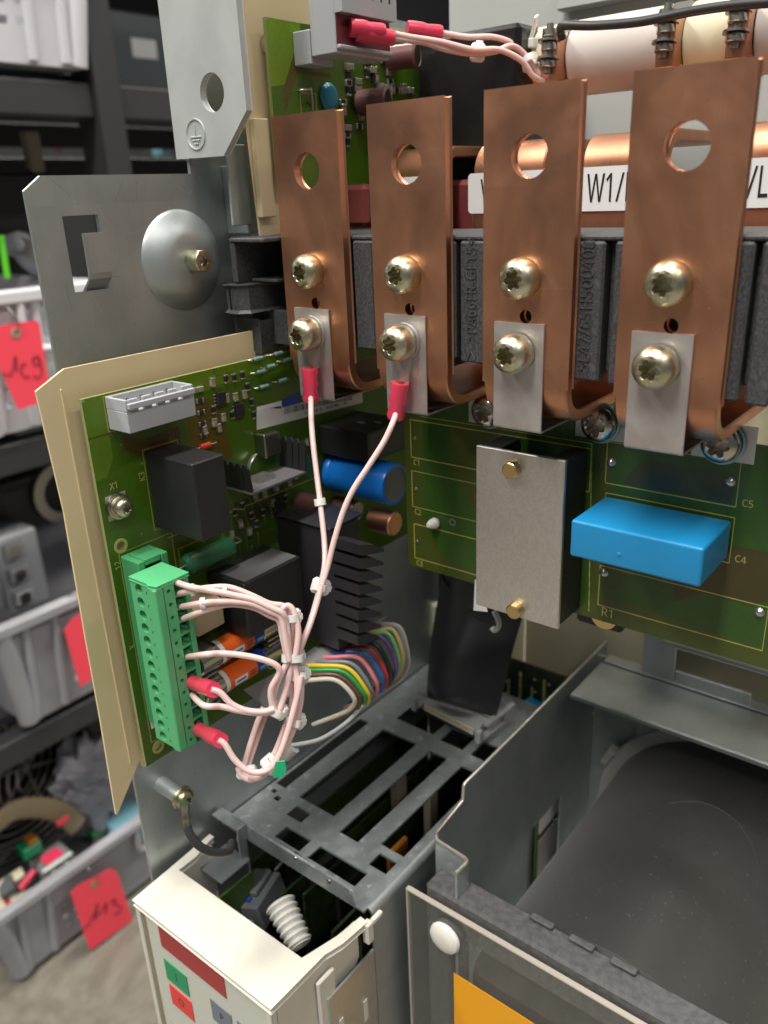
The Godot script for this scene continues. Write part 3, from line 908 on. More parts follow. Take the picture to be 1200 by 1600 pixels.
func side_plate() -> void:
	var t := thing("side_plate", "tall zinc plated steel side plate with round dimple and T-shaped cut-out", "steel plate", Vector3(-0.036, 0.002, 0.0))
	var o := [Vector2(-0.079, 0.002), Vector2(0.175, 0.002), Vector2(0.175, 1.075), Vector2(-0.0100, 1.075), Vector2(-0.0100, 1.0092), Vector2(-0.0725, 1.0092), Vector2(-0.079, 1.0048)]
	part(t, "sheet", sheet(o, [rect(-0.0676, -0.0534, 0.9713, 0.9968)], 0.0015, 0.0002, 0.008, on_side(-0.0365)), mats.steel)
	# bent tab in the cut-out
	var st := begin()
	var prof := [Vector2(0.9713, -0.0364), Vector2(0.9716, -0.0360), Vector2(0.9755, -0.0318), Vector2(0.9775, -0.0312), Vector2(0.9908, -0.0312)]
	for k in prof.size() - 1:
		var a: Vector2 = prof[k]; var b: Vector2 = prof[k + 1]
		add_prism(st, [Vector3(a.y, a.x, 0.0538), Vector3(b.y, b.x, 0.0538), Vector3(b.y - 0.0012, b.x, 0.0538), Vector3(a.y - 0.0012, a.x, 0.0538)], Vector3(0, 0, 0.0090))
	part(t, "tab", finish(st), mats.steel)
	# pressed dimple and its threaded standoff
	var c := Vector3(-0.0349, 0.9783, 0.0195)
	var prof2 := [Vector2(0.0188, -0.0004), Vector2(0.0186, 0.0004), Vector2(0.0176, 0.0013), Vector2(0.0160, 0.0026), Vector2(0.0135, 0.0044), Vector2(0.0110, 0.0058), Vector2(0.0092, 0.0064), Vector2(0.0070, 0.0066), Vector2(0.0, 0.0066)]
	part(t, "dimple", lathe(prof2, 64, moved(c, facing(Vector3.RIGHT))), mats.steel)
	var hx := lathe([Vector2(0.0022, 0.003), Vector2(0.0022, 0.0062), Vector2(0.0040, 0.0062), Vector2(0.0044, 0.0057), Vector2(0.0044, 0.0)], 6, moved(Vector3(-0.0283, 0.9783, 0.0195), facing(Vector3.RIGHT, 0.4)), true)
	var nut := part(t, "hex_standoff", hx, mats.zinc_yellow)
	part(nut, "thread_hole", lathe([Vector2(0.0022, 0.004), Vector2(0, 0.002)], 16, moved(Vector3(-0.0283, 0.9783, 0.0195), facing(Vector3.RIGHT))), mats.bolt_steel)
	# round standoff with the earth screw
	var p := Vector3(-0.035, 0.7587, 0.0668)
	var so := part(t, "round_standoff", lathe([Vector2(0.0, 0.0145), Vector2(0.0034, 0.0145), Vector2(0.0036, 0.0142), Vector2(0.0036, 0.0)], 28, moved(p, facing(Vector3.RIGHT)), true), mats.steel)
	part(so, "washer", lathe([Vector2(0.0, 0.0010), Vector2(0.0050, 0.0010), Vector2(0.0052, 0.0), Vector2(0, 0)], 28, moved(p + Vector3(0.0146, 0, 0), facing(Vector3.RIGHT)), true), mats.zinc_yellow)
	fasten(so, "screw", p + Vector3(0.0156, 0, 0), Vector3.RIGHT, 0.0042, 0.0034, 0.0016, mats.zinc_yellow)
	# folded flange behind the earth lug
	part(t, "flange", box(Vector3(-0.0348, 0.9866, -0.0065), Vector3(-0.0225, 1.012, -0.0050), 0.0003), mats.steel)
	part(t, "flange", box(Vector3(-0.0224, 0.9900, -0.0062), Vector3(-0.0212, 1.019, 0.0035), 0.0003), mats.steel)

func add_prism(st: SurfaceTool, poly: Array, along: Vector3) -> void:
	var n := poly.size()
	for i in n:
		var a: Vector3 = poly[i]; var b: Vector3 = poly[(i + 1) % n]
		quad(st, a, b, b + along, a + along)
	for i in range(1, n - 1):
		tri(st, poly[0], poly[i + 1], poly[i])
		tri(st, poly[0] + along, poly[i] + along, poly[i + 1] + along)

func earth_lug() -> void:
	var t := thing("earth_lug", "light grey earth lug with one hole and a stamped earth symbol", "lug", Vector3(-0.02, 1.0148, 0.0113))
	var o := [Vector2(-0.0408, 1.015), Vector2(-0.0142, 1.0148), Vector2(-0.0002, 1.0284), Vector2(-0.0006, 1.12), Vector2(-0.0404, 1.12)]
	part(t, "plate", sheet(o, [circle(Vector2(-0.0169, 1.0354), 0.0067, 40)], 0.003, 0.0003, 0.005, on_front(0.0083)), mats.lug_grey)
	var c := Vector3(-0.0282, 1.0226, 0.0113)
	part(t, "stamped_ring", lathe([Vector2(0.0047, -0.0003), Vector2(0.0049, 0.0004), Vector2(0.0053, 0.0004), Vector2(0.0055, -0.0003)], 40, moved(c, facing(Vector3.BACK))), mats.lug_grey)
	for k in 3:
		part(t, "stamped_line", box(c + Vector3(-0.0030 + k * 0.0009, -0.0012 - k * 0.0011, -0.0002), c + Vector3(0.0030 - k * 0.0009, -0.0007 - k * 0.0011, 0.0004), 0.0001), mats.lug_grey)
	part(t, "stamped_line", box(c + Vector3(-0.00025, -0.0006, -0.0002), c + Vector3(0.00025, 0.0034, 0.0004), 0.0001), mats.lug_grey)

func back_panels() -> void:
	var t := thing("painted_sheet", "grey painted rear panel behind the copper busbars", "metal sheet", Vector3(0.15, 0.93, -0.166))
	part(t, "sheet", sheet(rect(-0.034, 0.44, 0.925, 1.30), [], 0.0015, 0.0, 0.05, on_front(-0.1675)), mats.grey_paint)
	part(t, "cross_rail", box(Vector3(0.03, 1.0735, -0.1655), Vector3(0.44, 1.088, -0.158), 0.0008), mats.grey_paint)
	t = thing("inner_shield", "cream plastic shield behind the capacitor board", "shield", Vector3(0.15, 0.55, -0.178))
	part(t, "sheet", sheet(rect(0.012, 0.44, 0.45, 0.918), [], 0.0015, 0.0, 0.05, on_front(-0.180)), mats.cream_wall)
	part(t, "step", box(Vector3(0.0, 0.45, -0.1785), Vector3(0.0115, 0.918, -0.150), 0.0008), mats.cream_wall)
	part(t, "ledge", box(Vector3(0.098, 0.775, -0.1782), Vector3(0.44, 0.793, -0.160), 0.001), mats.cream_wall)
	t = thing("steel_brace", "dark steel brace below the capacitor board", "bracket", Vector3(0.1, 0.75, -0.148))
	var a := at_z(1008, 985, -0.150); var b := at_z(1058, 1040, -0.150)
	part(t, "upright", box(Vector3(a.x, 0.70, -0.151), Vector3(b.x - 0.001, a.y + 0.002, -0.149), 0.0003), mats.steel)
	part(t, "foot", box(Vector3(b.x - 0.0005, 0.70, -0.151), Vector3(at_z(1175, 1080, -0.150).x, at_z(1060, 1048, -0.150).y, -0.149), 0.0003), mats.steel)
	a = at_z(1110, 1018, -0.10); b = at_z(1260, 1062, -0.10)
	part(t, "rail", tube([Vector3(a.x - 0.02, a.y + 0.001, -0.101), Vector3(b.x + 0.1, a.y + 0.001, -0.101)], 0.0045, 14, 1), mats.steel)
	t = thing("rear_board", "dark green circuit board standing behind the grey ribbon connector", "circuit board", Vector3(0.04, 0.66, -0.15))
	part(t, "board", sheet(rect(-0.034, 0.0680, 0.66, 0.7345), [], 0.0016, 0.0, 0.02, on_front(-0.1475)), mats.board_dark)
	var rng := RandomNumberGenerator.new()
	rng.seed = 4
	for k in 36:
		var p := Vector3(-0.03 + (k % 12) * 0.0095 + rng.randf_range(-0.001, 0.001), 0.709 + (k / 12) * 0.0085, -0.1458)
		part(t, "solder_pad", shared_pad(), mats.solder, moved(p, facing(Vector3.BACK)))
	for k in 5:
		part(t, "track", box(Vector3(0.010 + k * 0.008, 0.700, -0.14585), Vector3(0.0118 + k * 0.008, 0.728 - (k % 2) * 0.008, -0.1457)), mats.silk)
	for k in 3:
		var bb := at_z([660, 770, 832][k], [1053, 1105, 1108][k], -0.14)
		part(t, "blue_capacitor", box(bb - Vector3(0.006, 0.004, 0.0055), bb + Vector3(0.006, 0.004, 0.004), 0.001), mats.blue_film)
	t = thing("dark_partition", "black partition wall at the back of the open drive", "partition", Vector3(-0.01, 0.74, -0.16))
	part(t, "sheet", box(Vector3(-0.0345, 0.7346, -0.1500), Vector3(-0.0005, 0.924, -0.1485)), mats.black_plastic)
	a = at_z(675, 965, -0.146)
	part(t, "white_block", box(a - Vector3(0.007, 0.012, 0.002), a + Vector3(0.007, 0.012, 0.004), 0.001), mats.cream_wall)
	a = at_z(622, 952, -0.146)
	part(t, "red_connector", box(a - Vector3(0.010, 0.008, 0.002), a + Vector3(0.008, 0.008, 0.006), 0.002), mats.red_sleeve_dull)
	a = at_z(635, 893, -0.146)
	part(t, "red_connector", box(a - Vector3(0.006, 0.004, 0.002), a + Vector3(0.006, 0.004, 0.006), 0.001), mats.red_sleeve_dull)

func shared_pad() -> Mesh:
	if not cache.has("pad"): cache.pad = lathe([Vector2(0.0010, 0), Vector2(0.0009, 0.0004), Vector2(0.0004, 0.0007), Vector2(0, 0.0008)], 12)
	return cache.pad

func electronics_box() -> void:
	var y := 0.717
	var t := thing("electronics_box", "galvanized electronics box with a slotted top behind the white panel", "enclosure", Vector3(0.01, 0.002, -0.03))
	var holes := [[-0.012, -0.0022, 0.0088, 0.0161], [-0.0062, 0.0101, 0.0217, 0.0300], [0.0158, 0.0443, 0.0216, 0.0305], [0.0411, 0.0511, 0.0088, 0.0170], [-0.0155, 0.0080, -0.0655, 0.0033], [0.0170, 0.0286, -0.0648, 0.0097], [0.0380, 0.0515, -0.0645, 0.0042],
		[-0.0325, -0.0259, -0.0655, 0.0028], [-0.0155, 0.0105, -0.095, -0.0773], [0.0163, 0.0313, -0.0885, -0.0755], [0.0368, 0.0480, -0.0885, -0.0745], [-0.0254, -0.0220, 0.0088, 0.0120], [-0.0304, -0.0276, 0.0062, 0.0088]]
	var hz := []
	for h in holes: hz.append([h[0], h[1], -h[3], -h[2]])
	# plane: u = x, v = -z, thickness up
	var top := Transform3D(Basis(Vector3.RIGHT, Vector3.FORWARD, Vector3.UP), Vector3(0, y - 0.0012, 0))
	part(t, "slotted_top", grid_sheet(-0.0343, 0.0560, -0.0384, 0.135, hz, 0.0012, top), mats.galvanized)
	# rolled edge into the right wall
	var st := begin()
	var path := [Vector2(0.0559, y)]
	for q in arc(Vector2(0.0559, y - 0.0030), 0.0030, 90, 0, 8): path.append(q)
	path.append(Vector2(0.0589, 0.42))
	for k in path.size() - 1:
		st.set_smooth_group(1 if k < 9 else 2)
		var a: Vector2 = path[k]; var b: Vector2 = path[k + 1]
		quad(st, Vector3(a.x, a.y, 0.036), Vector3(a.x, a.y, -0.135), Vector3(b.x, b.y, -0.135), Vector3(b.x, b.y, 0.036))
		quad(st, Vector3(a.x - 0.0012, a.y - 0.0012, -0.135), Vector3(a.x - 0.0012, a.y - 0.0012, 0.036), Vector3(b.x - 0.0012, b.y - 0.0005, 0.036), Vector3(b.x - 0.0012, b.y - 0.0005, -0.135))
		st.set_smooth_group(-1)
		quad(st, Vector3(a.x, a.y, 0.036), Vector3(b.x, b.y, 0.036), Vector3(b.x - 0.0012, b.y - 0.0005, 0.036), Vector3(a.x - 0.0012, a.y - 0.0012, 0.036))
	part(t, "right_wall", finish(st), mats.steel)
	part(t, "wall_skirt", box(Vector3(0.0575, 0.42, 0.0362), Vector3(0.0588, 0.695, 0.066), 0.0002), mats.steel)
	for w in [[0.0600, 0.672], [0.0445, 0.667]]:
		part(t, "wall_slot", box(Vector3(0.0590, w[1] - 0.006, w[0] - 0.0012), Vector3(0.0594, w[1] + 0.006, w[0] + 0.0012)), mats.white_housing)
	part(t, "floor_sheet", box(Vector3(-0.034, 0.002, -0.135), Vector3(0.0575, 0.419, 0.035)), mats.steel)
	part(t, "rear_wall", box(Vector3(-0.034, 0.4195, -0.1355), Vector3(0.0570, y - 0.0016, -0.1345)), mats.steel)
	# upright front flange with two rivets
	part(t, "front_flange", sheet([Vector2(-0.0150, 0.7172), Vector2(0.0512, 0.7172), Vector2(0.0512, 0.7190), Vector2(0.0492, 0.7238), Vector2(0.0482, 0.7243), Vector2(-0.0150, 0.7243)], [], 0.0012, 0.0002, 0.01, on_front(0.0374)), mats.galvanized)
	for p in [[462, 1341], [514, 1377]]:
		var q := at_z(p[0], p[1], 0.0386)
		part(t, "rivet", lathe([Vector2(0.0011, 0), Vector2(0.0010, 0.0004), Vector2(0.0006, 0.0007), Vector2(0, 0.0008)], 14, moved(Vector3(q.x, q.y, 0.0386), facing(Vector3.BACK))), mats.nickel)
		part(t, "rivet", lathe([Vector2(0.0022, 0), Vector2(0.0020, 0.0007), Vector2(0.0011, 0.0013), Vector2(0, 0.0015)], 16, moved(Vector3(q.x, q.y + 0.0006, 0.0374), facing(Vector3.FORWARD))), mats.steel)
	# corner bracket with a screw and a paper dot
	part(t, "corner_bracket", boxes([[Vector3(-0.0330, 0.7173, 0.0378), Vector3(-0.0152, 0.7262, 0.0390)], [Vector3(-0.0164, 0.7050, 0.0392), Vector3(-0.0152, 0.7262, 0.0440)], [Vector3(-0.0332, 0.7250, 0.0392), Vector3(-0.0165, 0.7262, 0.0440)]], 0.0002), mats.galvanized)
	fasten(t, "bracket_screw", Vector3(-0.0230, 0.7215, 0.0391), Vector3.BACK, 0.0026, 0.0020, 0.0010, mats.zinc_yellow)
	part(t, "paper_dot", sheet(circle(Vector2(-0.0185, 0.7145), 0.0032, 20), [], 0.0003, 0.0, 0.01, on_front(0.0400)), mats.white_print)
	part(t, "clip_shelf", boxes([[Vector3(-0.0305, 0.7060, 0.0405), Vector3(-0.0130, 0.7075, 0.0585)], [Vector3(-0.0305, 0.6960, 0.0405), Vector3(-0.0130, 0.7059, 0.0418)]], 0.0003), mats.grey_dark)
	# circuit cards and parts seen through the openings
	for k in 5:
		var x := -0.026 + k * 0.0175
		var card := part(t, "circuit_card", box(Vector3(x, 0.50, -0.12), Vector3(x + 0.0016, 0.690 - (k % 2) * 0.012, 0.030)), mats.board_dark)
		for j in 3: part(card, "chip", box(Vector3(x + 0.0017, 0.60 + j * 0.028, -0.07 + j * 0.03), Vector3(x + 0.0048, 0.622 + j * 0.028, -0.05 + j * 0.03), 0.0003), mats.chip_black)
	part(t, "pin_strip", box(Vector3(-0.004, 0.62, -0.063), Vector3(0.002, 0.700, -0.055), 0.0005), mats.chip_tan)
	part(t, "pin_strip", box(Vector3(0.021, 0.62, -0.060), Vector3(0.0255, 0.700, -0.052), 0.0005), mats.chip_tan)
	part(t, "amber_block", box(Vector3(0.0215, 0.655, -0.034), Vector3(0.0245, 0.685, -0.018), 0.0008), mats.amber)
	part(t, "amber_block", box(Vector3(0.0450, 0.655, -0.022), Vector3(0.0480, 0.680, -0.008), 0.0008), mats.amber)

func fan_tray() -> void:
	var x := 0.070
	var t := thing("fan_tray", "folded steel tray around the black fan drum", "tray", Vector3(0.15, 0.40, -0.07))
	# left wall: steps down twice towards the front, thickness 1.3 mm
	part(t, "left_wall", sheet([Vector2(0.170, 0.40), Vector2(0.170, 0.7512), Vector2(0.0192, 0.7512), Vector2(0.0176, 0.7428), Vector2(-0.0032, 0.7394), Vector2(-0.0032, 0.40)], [rect(0.079, 0.119, 0.56, 0.677)], 0.0013, 0.0003, 0.01, on_side(x - 0.0013)), mats.steel)
	var st := begin()   # the fold: to the right, then forwards again
	var prof := [Vector2(x - 0.0006, 0.0030), Vector2(x - 0.0003, 0.0046), Vector2(x + 0.0012, 0.0062), Vector2(x + 0.0165, 0.0076), Vector2(x + 0.0182, 0.0086), Vector2(x + 0.0184, 0.0106), Vector2(x + 0.0180, 0.0168)]
	for k in prof.size() - 1:
		var a: Vector2 = prof[k]; var b: Vector2 = prof[k + 1]
		var n := (b - a).normalized().orthogonal() * 0.0012
		add_prism(st, [Vector3(a.x, 0.40, a.y), Vector3(b.x, 0.40, b.y), Vector3(b.x + n.x, 0.40, b.y + n.y), Vector3(a.x + n.x, 0.40, a.y + n.y)], Vector3(0, 0.3394, 0))
	part(t, "fold", finish(st), mats.galvanized)
	var cut := [Vector3(x - 0.0006, 0.7512, -0.1560), Vector3(x - 0.0006, 0.7512, -0.0193), Vector3(x - 0.0006, 0.7505, -0.0186), Vector3(x - 0.0006, 0.7436, -0.0177), Vector3(x - 0.0006, 0.7428, -0.0168), Vector3(x - 0.0006, 0.7394, 0.0030)]
	for q in prof: cut.append(Vector3(q.x + 0.0003, 0.7395, q.y))
	part(t, "cut_edge", tube(cut, 0.00085, 8, 1), mats.raw_edge)
	# rear bracket across the back: a shelf, its bent front lip and its back edge
	part(t, "rear_bracket", boxes([[Vector3(0.0762, 0.7500, -0.1475), Vector3(0.30, 0.7512, -0.1105)], [Vector3(0.0775, 0.7515, -0.1560), Vector3(0.30, 0.7524, -0.1480)]], 0.0003), mats.steel)
	part(t, "rear_lip", box(Vector3(0.0762, 0.7488, -0.1103), Vector3(0.30, 0.7513, -0.1094), 0.0003), mats.steel)
	part(t, "rear_wall", box(Vector3(0.0702, 0.40, -0.1575), Vector3(0.30, 0.7495, -0.1562)), mats.steel)
	part(t, "tray_bottom", box(Vector3(0.0702, 0.40, -0.155), Vector3(0.30, 0.402, 0.004)), mats.steel)
	var f := thing("fan_drum", "large dusty black fan drum lying in the steel tray", "fan", Vector3(0.1535, 0.615, -0.07))
	var c := Vector3(0.1515, 0.6616, 0.0045)
	part(f, "drum", lathe([Vector2(0.0, 0.0), Vector2(0.062, 0.0), Vector2(0.0641, 0.002), Vector2(0.0641, 0.154), Vector2(0.062, 0.157), Vector2(0, 0.157)], 128, moved(c, facing(Vector3.FORWARD))), mats.black_drum)
	part(f, "white_ring", lathe([Vector2(0.0643, 0.0), Vector2(0.0712, 0.0), Vector2(0.0712, 0.005), Vector2(0.0643, 0.005), Vector2(0.0643, 0.0)], 96, moved(c + Vector3(0, 0, -0.1505), facing(Vector3.FORWARD)), true), mats.ring_white)
	for a in [2.72, 1.2, 0.3]:
		var d := Vector3(cos(a), sin(a), 0)
		part(f, "ring_lug", box(Vector3(-0.006, 0.0, -0.004), Vector3(0.006, 0.0045, 0.004), 0.0008), mats.ring_white, moved(c + d * 0.0708 + Vector3(0, 0, -0.1530), Basis(d.cross(Vector3.BACK), d, Vector3.BACK)))
	part(f, "moulded_ring", lathe([Vector2(0.0005, 0), Vector2(0.0005, 0.0004), Vector2(0, 0.0004)], 10, moved(c + Vector3(0, 0.0641, -0.06))), mats.black_drum)
	# faint moulded arc and two smudge-like pads on the drum, where the photograph shows them
	var on_drum := func(px: float, py: float) -> Vector3:
		var d := ray(px, py)
		var e := EYE - c
		var qa := d.x * d.x + d.y * d.y; var qb := e.x * d.x + e.y * d.y; var qc := e.x * e.x + e.y * e.y - 0.0641 * 0.0641
		return EYE + d * ((-qb - sqrt(max(0.0, qb * qb - qa * qc))) / qa)
	var arc_pts := []
	for p in [[1046, 1256], [1076, 1252], [1104, 1256], [1130, 1268], [1152, 1286], [1168, 1308], [1180, 1336], [1184, 1366], [1182, 1396]]: arc_pts.append(on_drum.call(p[0], p[1]))
	part(f, "moulded_arc", tube(arc_pts, 0.00030, 8, 4), mats.black_drum)
	# front frame of the fan and the clear cover over it
	var g := thing("plastic_surround", "black plastic frame bar along the front of the fan drum", "surround", Vector3(0.15, 0.70, 0.012))
	part(g, "bar", box(Vector3(0.0735, 0.7060, 0.0050), Vector3(0.30, 0.7262, 0.0180), 0.0012), mats.frame_black)
	part(g, "side_bar", box(Vector3(0.0735, 0.45, 0.0060), Vector3(0.0860, 0.7055, 0.0178), 0.0012), mats.frame_black)
	for k in 3:
		part(g, "ridge", box(Vector3(0.118 + k * 0.017, 0.7264, 0.0056), Vector3(0.128 + k * 0.017, 0.7282, 0.0085), 0.0004), mats.frame_black)
	var v := thing("clear_cover", "clear plastic cover with an orange yellow label and a white rivet", "cover", Vector3(0.15, 0.50, 0.020))
	part(v, "pane", box(Vector3(0.0664, 0.45, 0.0188), Vector3(0.30, 0.7200, 0.0212)), mats.clear_cover)
	part(v, "rim", box(Vector3(0.0660, 0.7201, 0.0188), Vector3(0.30, 0.7213, 0.0212), 0.0003), mats.cover_edge)
	part(v, "rim", box(Vector3(0.0652, 0.45, 0.0188), Vector3(0.0663, 0.7212, 0.0212), 0.0003), mats.cover_edge)
	var r := at_z(697, 1463, 0.0213)
	part(v, "rivet", lathe([Vector2(0.0070, 0), Vector2(0.0073, 0.0008), Vector2(0.0068, 0.0022), Vector2(0.0050, 0.0032), Vector2(0.0026, 0.0036), Vector2(0, 0.0036)], 48, moved(r, facing(Vector3.BACK))), mats.nylon)
	var l := at_z(709, 1520, 0.0214)
	part(v, "warning_label", box(Vector3(l.x, l.y - 0.09, 0.0213), Vector3(l.x + 0.09, l.y, 0.02145)), mats.yellow_label)
	# board behind the window of the tray wall
	t = thing("label_board", "circuit board with two white barcode labels seen through the tray window", "circuit board", Vector3(0.061, 0.60, -0.03))
	part(t, "board", box(Vector3(0.0605, 0.545, -0.1410), Vector3(0.0620, 0.715, -0.1060)), mats.board_green)
	part(t, "label", box(Vector3(0.06205, 0.560, -0.1340), Vector3(0.0622, 0.646, -0.1080)), mats.white_print)
	part(t, "label", box(Vector3(0.06205, 0.6505, -0.1340), Vector3(0.0622, 0.690, -0.1080)), mats.white_print)

# ---------------------------------------------------------------- busbars
const BAR_X := [0.0010, 0.0452, 0.0902, 0.1360]
func busbars() -> void:
	var what := ["copper busbar with a ring terminal beside the open end of the black insulator", "copper busbar with a ring terminal between two text-free black ribs and the moulded recycling mark", "copper busbar with a bare tinned plate beside the part number rib", "copper busbar with a bare tinned plate behind the blue film capacitor"]
	for i in 4:
		var x0: float = BAR_X[i]
		var x1 := x0 + 0.0300
		var t := thing("busbar", what[i], "busbar", Vector3(x0 + 0.015, 0.928, -0.03), "upright copper busbars")
		var cx := x0 + 0.0151
		var sx: float = x0 + 0.0128
		# front blade with its three holes
		var blade := sheet([Vector2(x0, 0.9400), Vector2(x1, 0.9400), Vector2(x1, 1.0262), Vector2(x0, 1.0262)], [circle(Vector2(cx, 1.0080), 0.0066, 48), circle(Vector2(cx, 0.9620), 0.0026, 24)], 0.0040, 0.0005, 0.004, on_front(-0.0040), 0.9400)
		part(t, "blade", blade, mats.copper)
		var st := begin()
		var path := [Vector2(0.0, 0.9400)]
		path.append_array(arc(Vector2(-0.0115, 0.9395), 0.0115, 0, -90, 12))
		path.append(Vector2(-0.0480, 0.9280))
		path.append_array(arc(Vector2(-0.0580, 0.9360), 0.0080, -90, -180, 10))
		path.append(Vector2(-0.0660, 0.9900))
		add_strip(st, _flip(path), x0, x1, 0.0040, 0.0005)
		part(t, "lower_bend", finish(st), mats.copper)
		# rear riser with its bend to the back
		st = begin()
		var p2 := [Vector2(-0.0580, 0.9420), Vector2(-0.0580, 1.0050)]
		p2.append_array(arc(Vector2(-0.0690, 1.0050), 0.0110, 0, 90, 14))
		p2.append(Vector2(-0.1250, 1.0160))
		add_strip(st, p2, x0 + 0.0040, x1 + 0.0040, 0.0040, 0.0005)
		part(t, "rear_riser", finish(st), mats.copper)
		# screws
		var upper := fasten(t, "screw", Vector3(sx + 0.0012, 0.97360, 0.0001), Vector3.BACK, 0.0063, 0.0066, 0.0027, mats.zinc_yellow, 0.2 + i * 0.5)
		upper.set_meta("label", "upper pan head screw with six-lobed recess")
		var plate := part(t, "contact_plate", contact_plate(x0 + 0.0042, x0 + 0.0220), mats.tinned)
		plate.set_meta("label", "bent tinned plate reaching back to the capacitor board")
		var z := 0.0022 if i < 2 else 0.0014
		part(t, "washer", lathe([Vector2(0, 0.0012), Vector2(0.0058, 0.0012), Vector2(0.0060, 0.0009), Vector2(0.0060, 0.0)], 40, moved(Vector3(sx + 0.0004, 0.9510, z), facing(Vector3.BACK)), true), mats.zinc_yellow)
		fasten(t, "screw", Vector3(sx + 0.0004, 0.9510, z + 0.0012), Vector3.BACK, 0.0062, 0.0066, 0.0027, mats.zinc_yellow, 0.9 + i * 0.7)
	var texts := ["U1/L1", "V1/L2", "W1/L3", "/L"]
	for i in 4:
		var x0: float = BAR_X[i] + 0.0030
		var t := thing("busbar_label", ["white label on the copper riser behind the ring terminal busbars", "white label beginning with V on the copper riser", "white label beginning with W1 on the copper riser", "white label ending in a slash and L on the copper riser"][i], "label", Vector3(x0 + 0.016, 0.9904, -0.0575), "labels on the copper risers")
		var o := PackedVector2Array()
		var lo := Vector2(x0 - 0.0010, 0.9907); var hi := Vector2(x0 + 0.0320, 1.0052); var r := 0.0016
		for q in [[Vector2(hi.x - r, hi.y - r), 0], [Vector2(lo.x + r, hi.y - r), 90], [Vector2(lo.x + r, lo.y + r), 180], [Vector2(hi.x - r, lo.y + r), 270]]:
			for a in arc(q[0], r, q[1], q[1] + 90, 5): o.append(a)
		part(t, "plate", sheet(o, [], 0.0005, 0.0, 0.01, on_front(-0.0578)), mats.white_print)
		var txt := lettering(texts[i], 0.0088, 0.0001)
		var xf := moved(Vector3(lo.x + 0.0038 + 0.0115, 0.9980, -0.05718), Basis.from_scale(Vector3(0.62, 1.0, 1.0)))
		if i == 3: xf = moved(Vector3(at_z(1183, 300, -0.0572).x, 0.9980, -0.05718), Basis.from_scale(Vector3(0.62, 1.0, 1.0)))
		part(t, "text", txt, mats.ink, xf)

func _flip(p: Array) -> Array:
	var q := p.duplicate()
	q.reverse()
	return q

func contact_plate(x0: float, x1: float) -> ArrayMesh:
	var st := begin()
	var path := [Vector2(-0.0285, 0.9250)]
	path.append(Vector2(-0.0004, 0.9250))
	path.append_array(arc(Vector2(-0.0004, 0.9262), 0.0012, -90, 0, 5))
	path.append(Vector2(0.0008, 0.9600))
	add_strip(st, path, x0, x1, 0.0007, 0.0001)
	return finish(st)

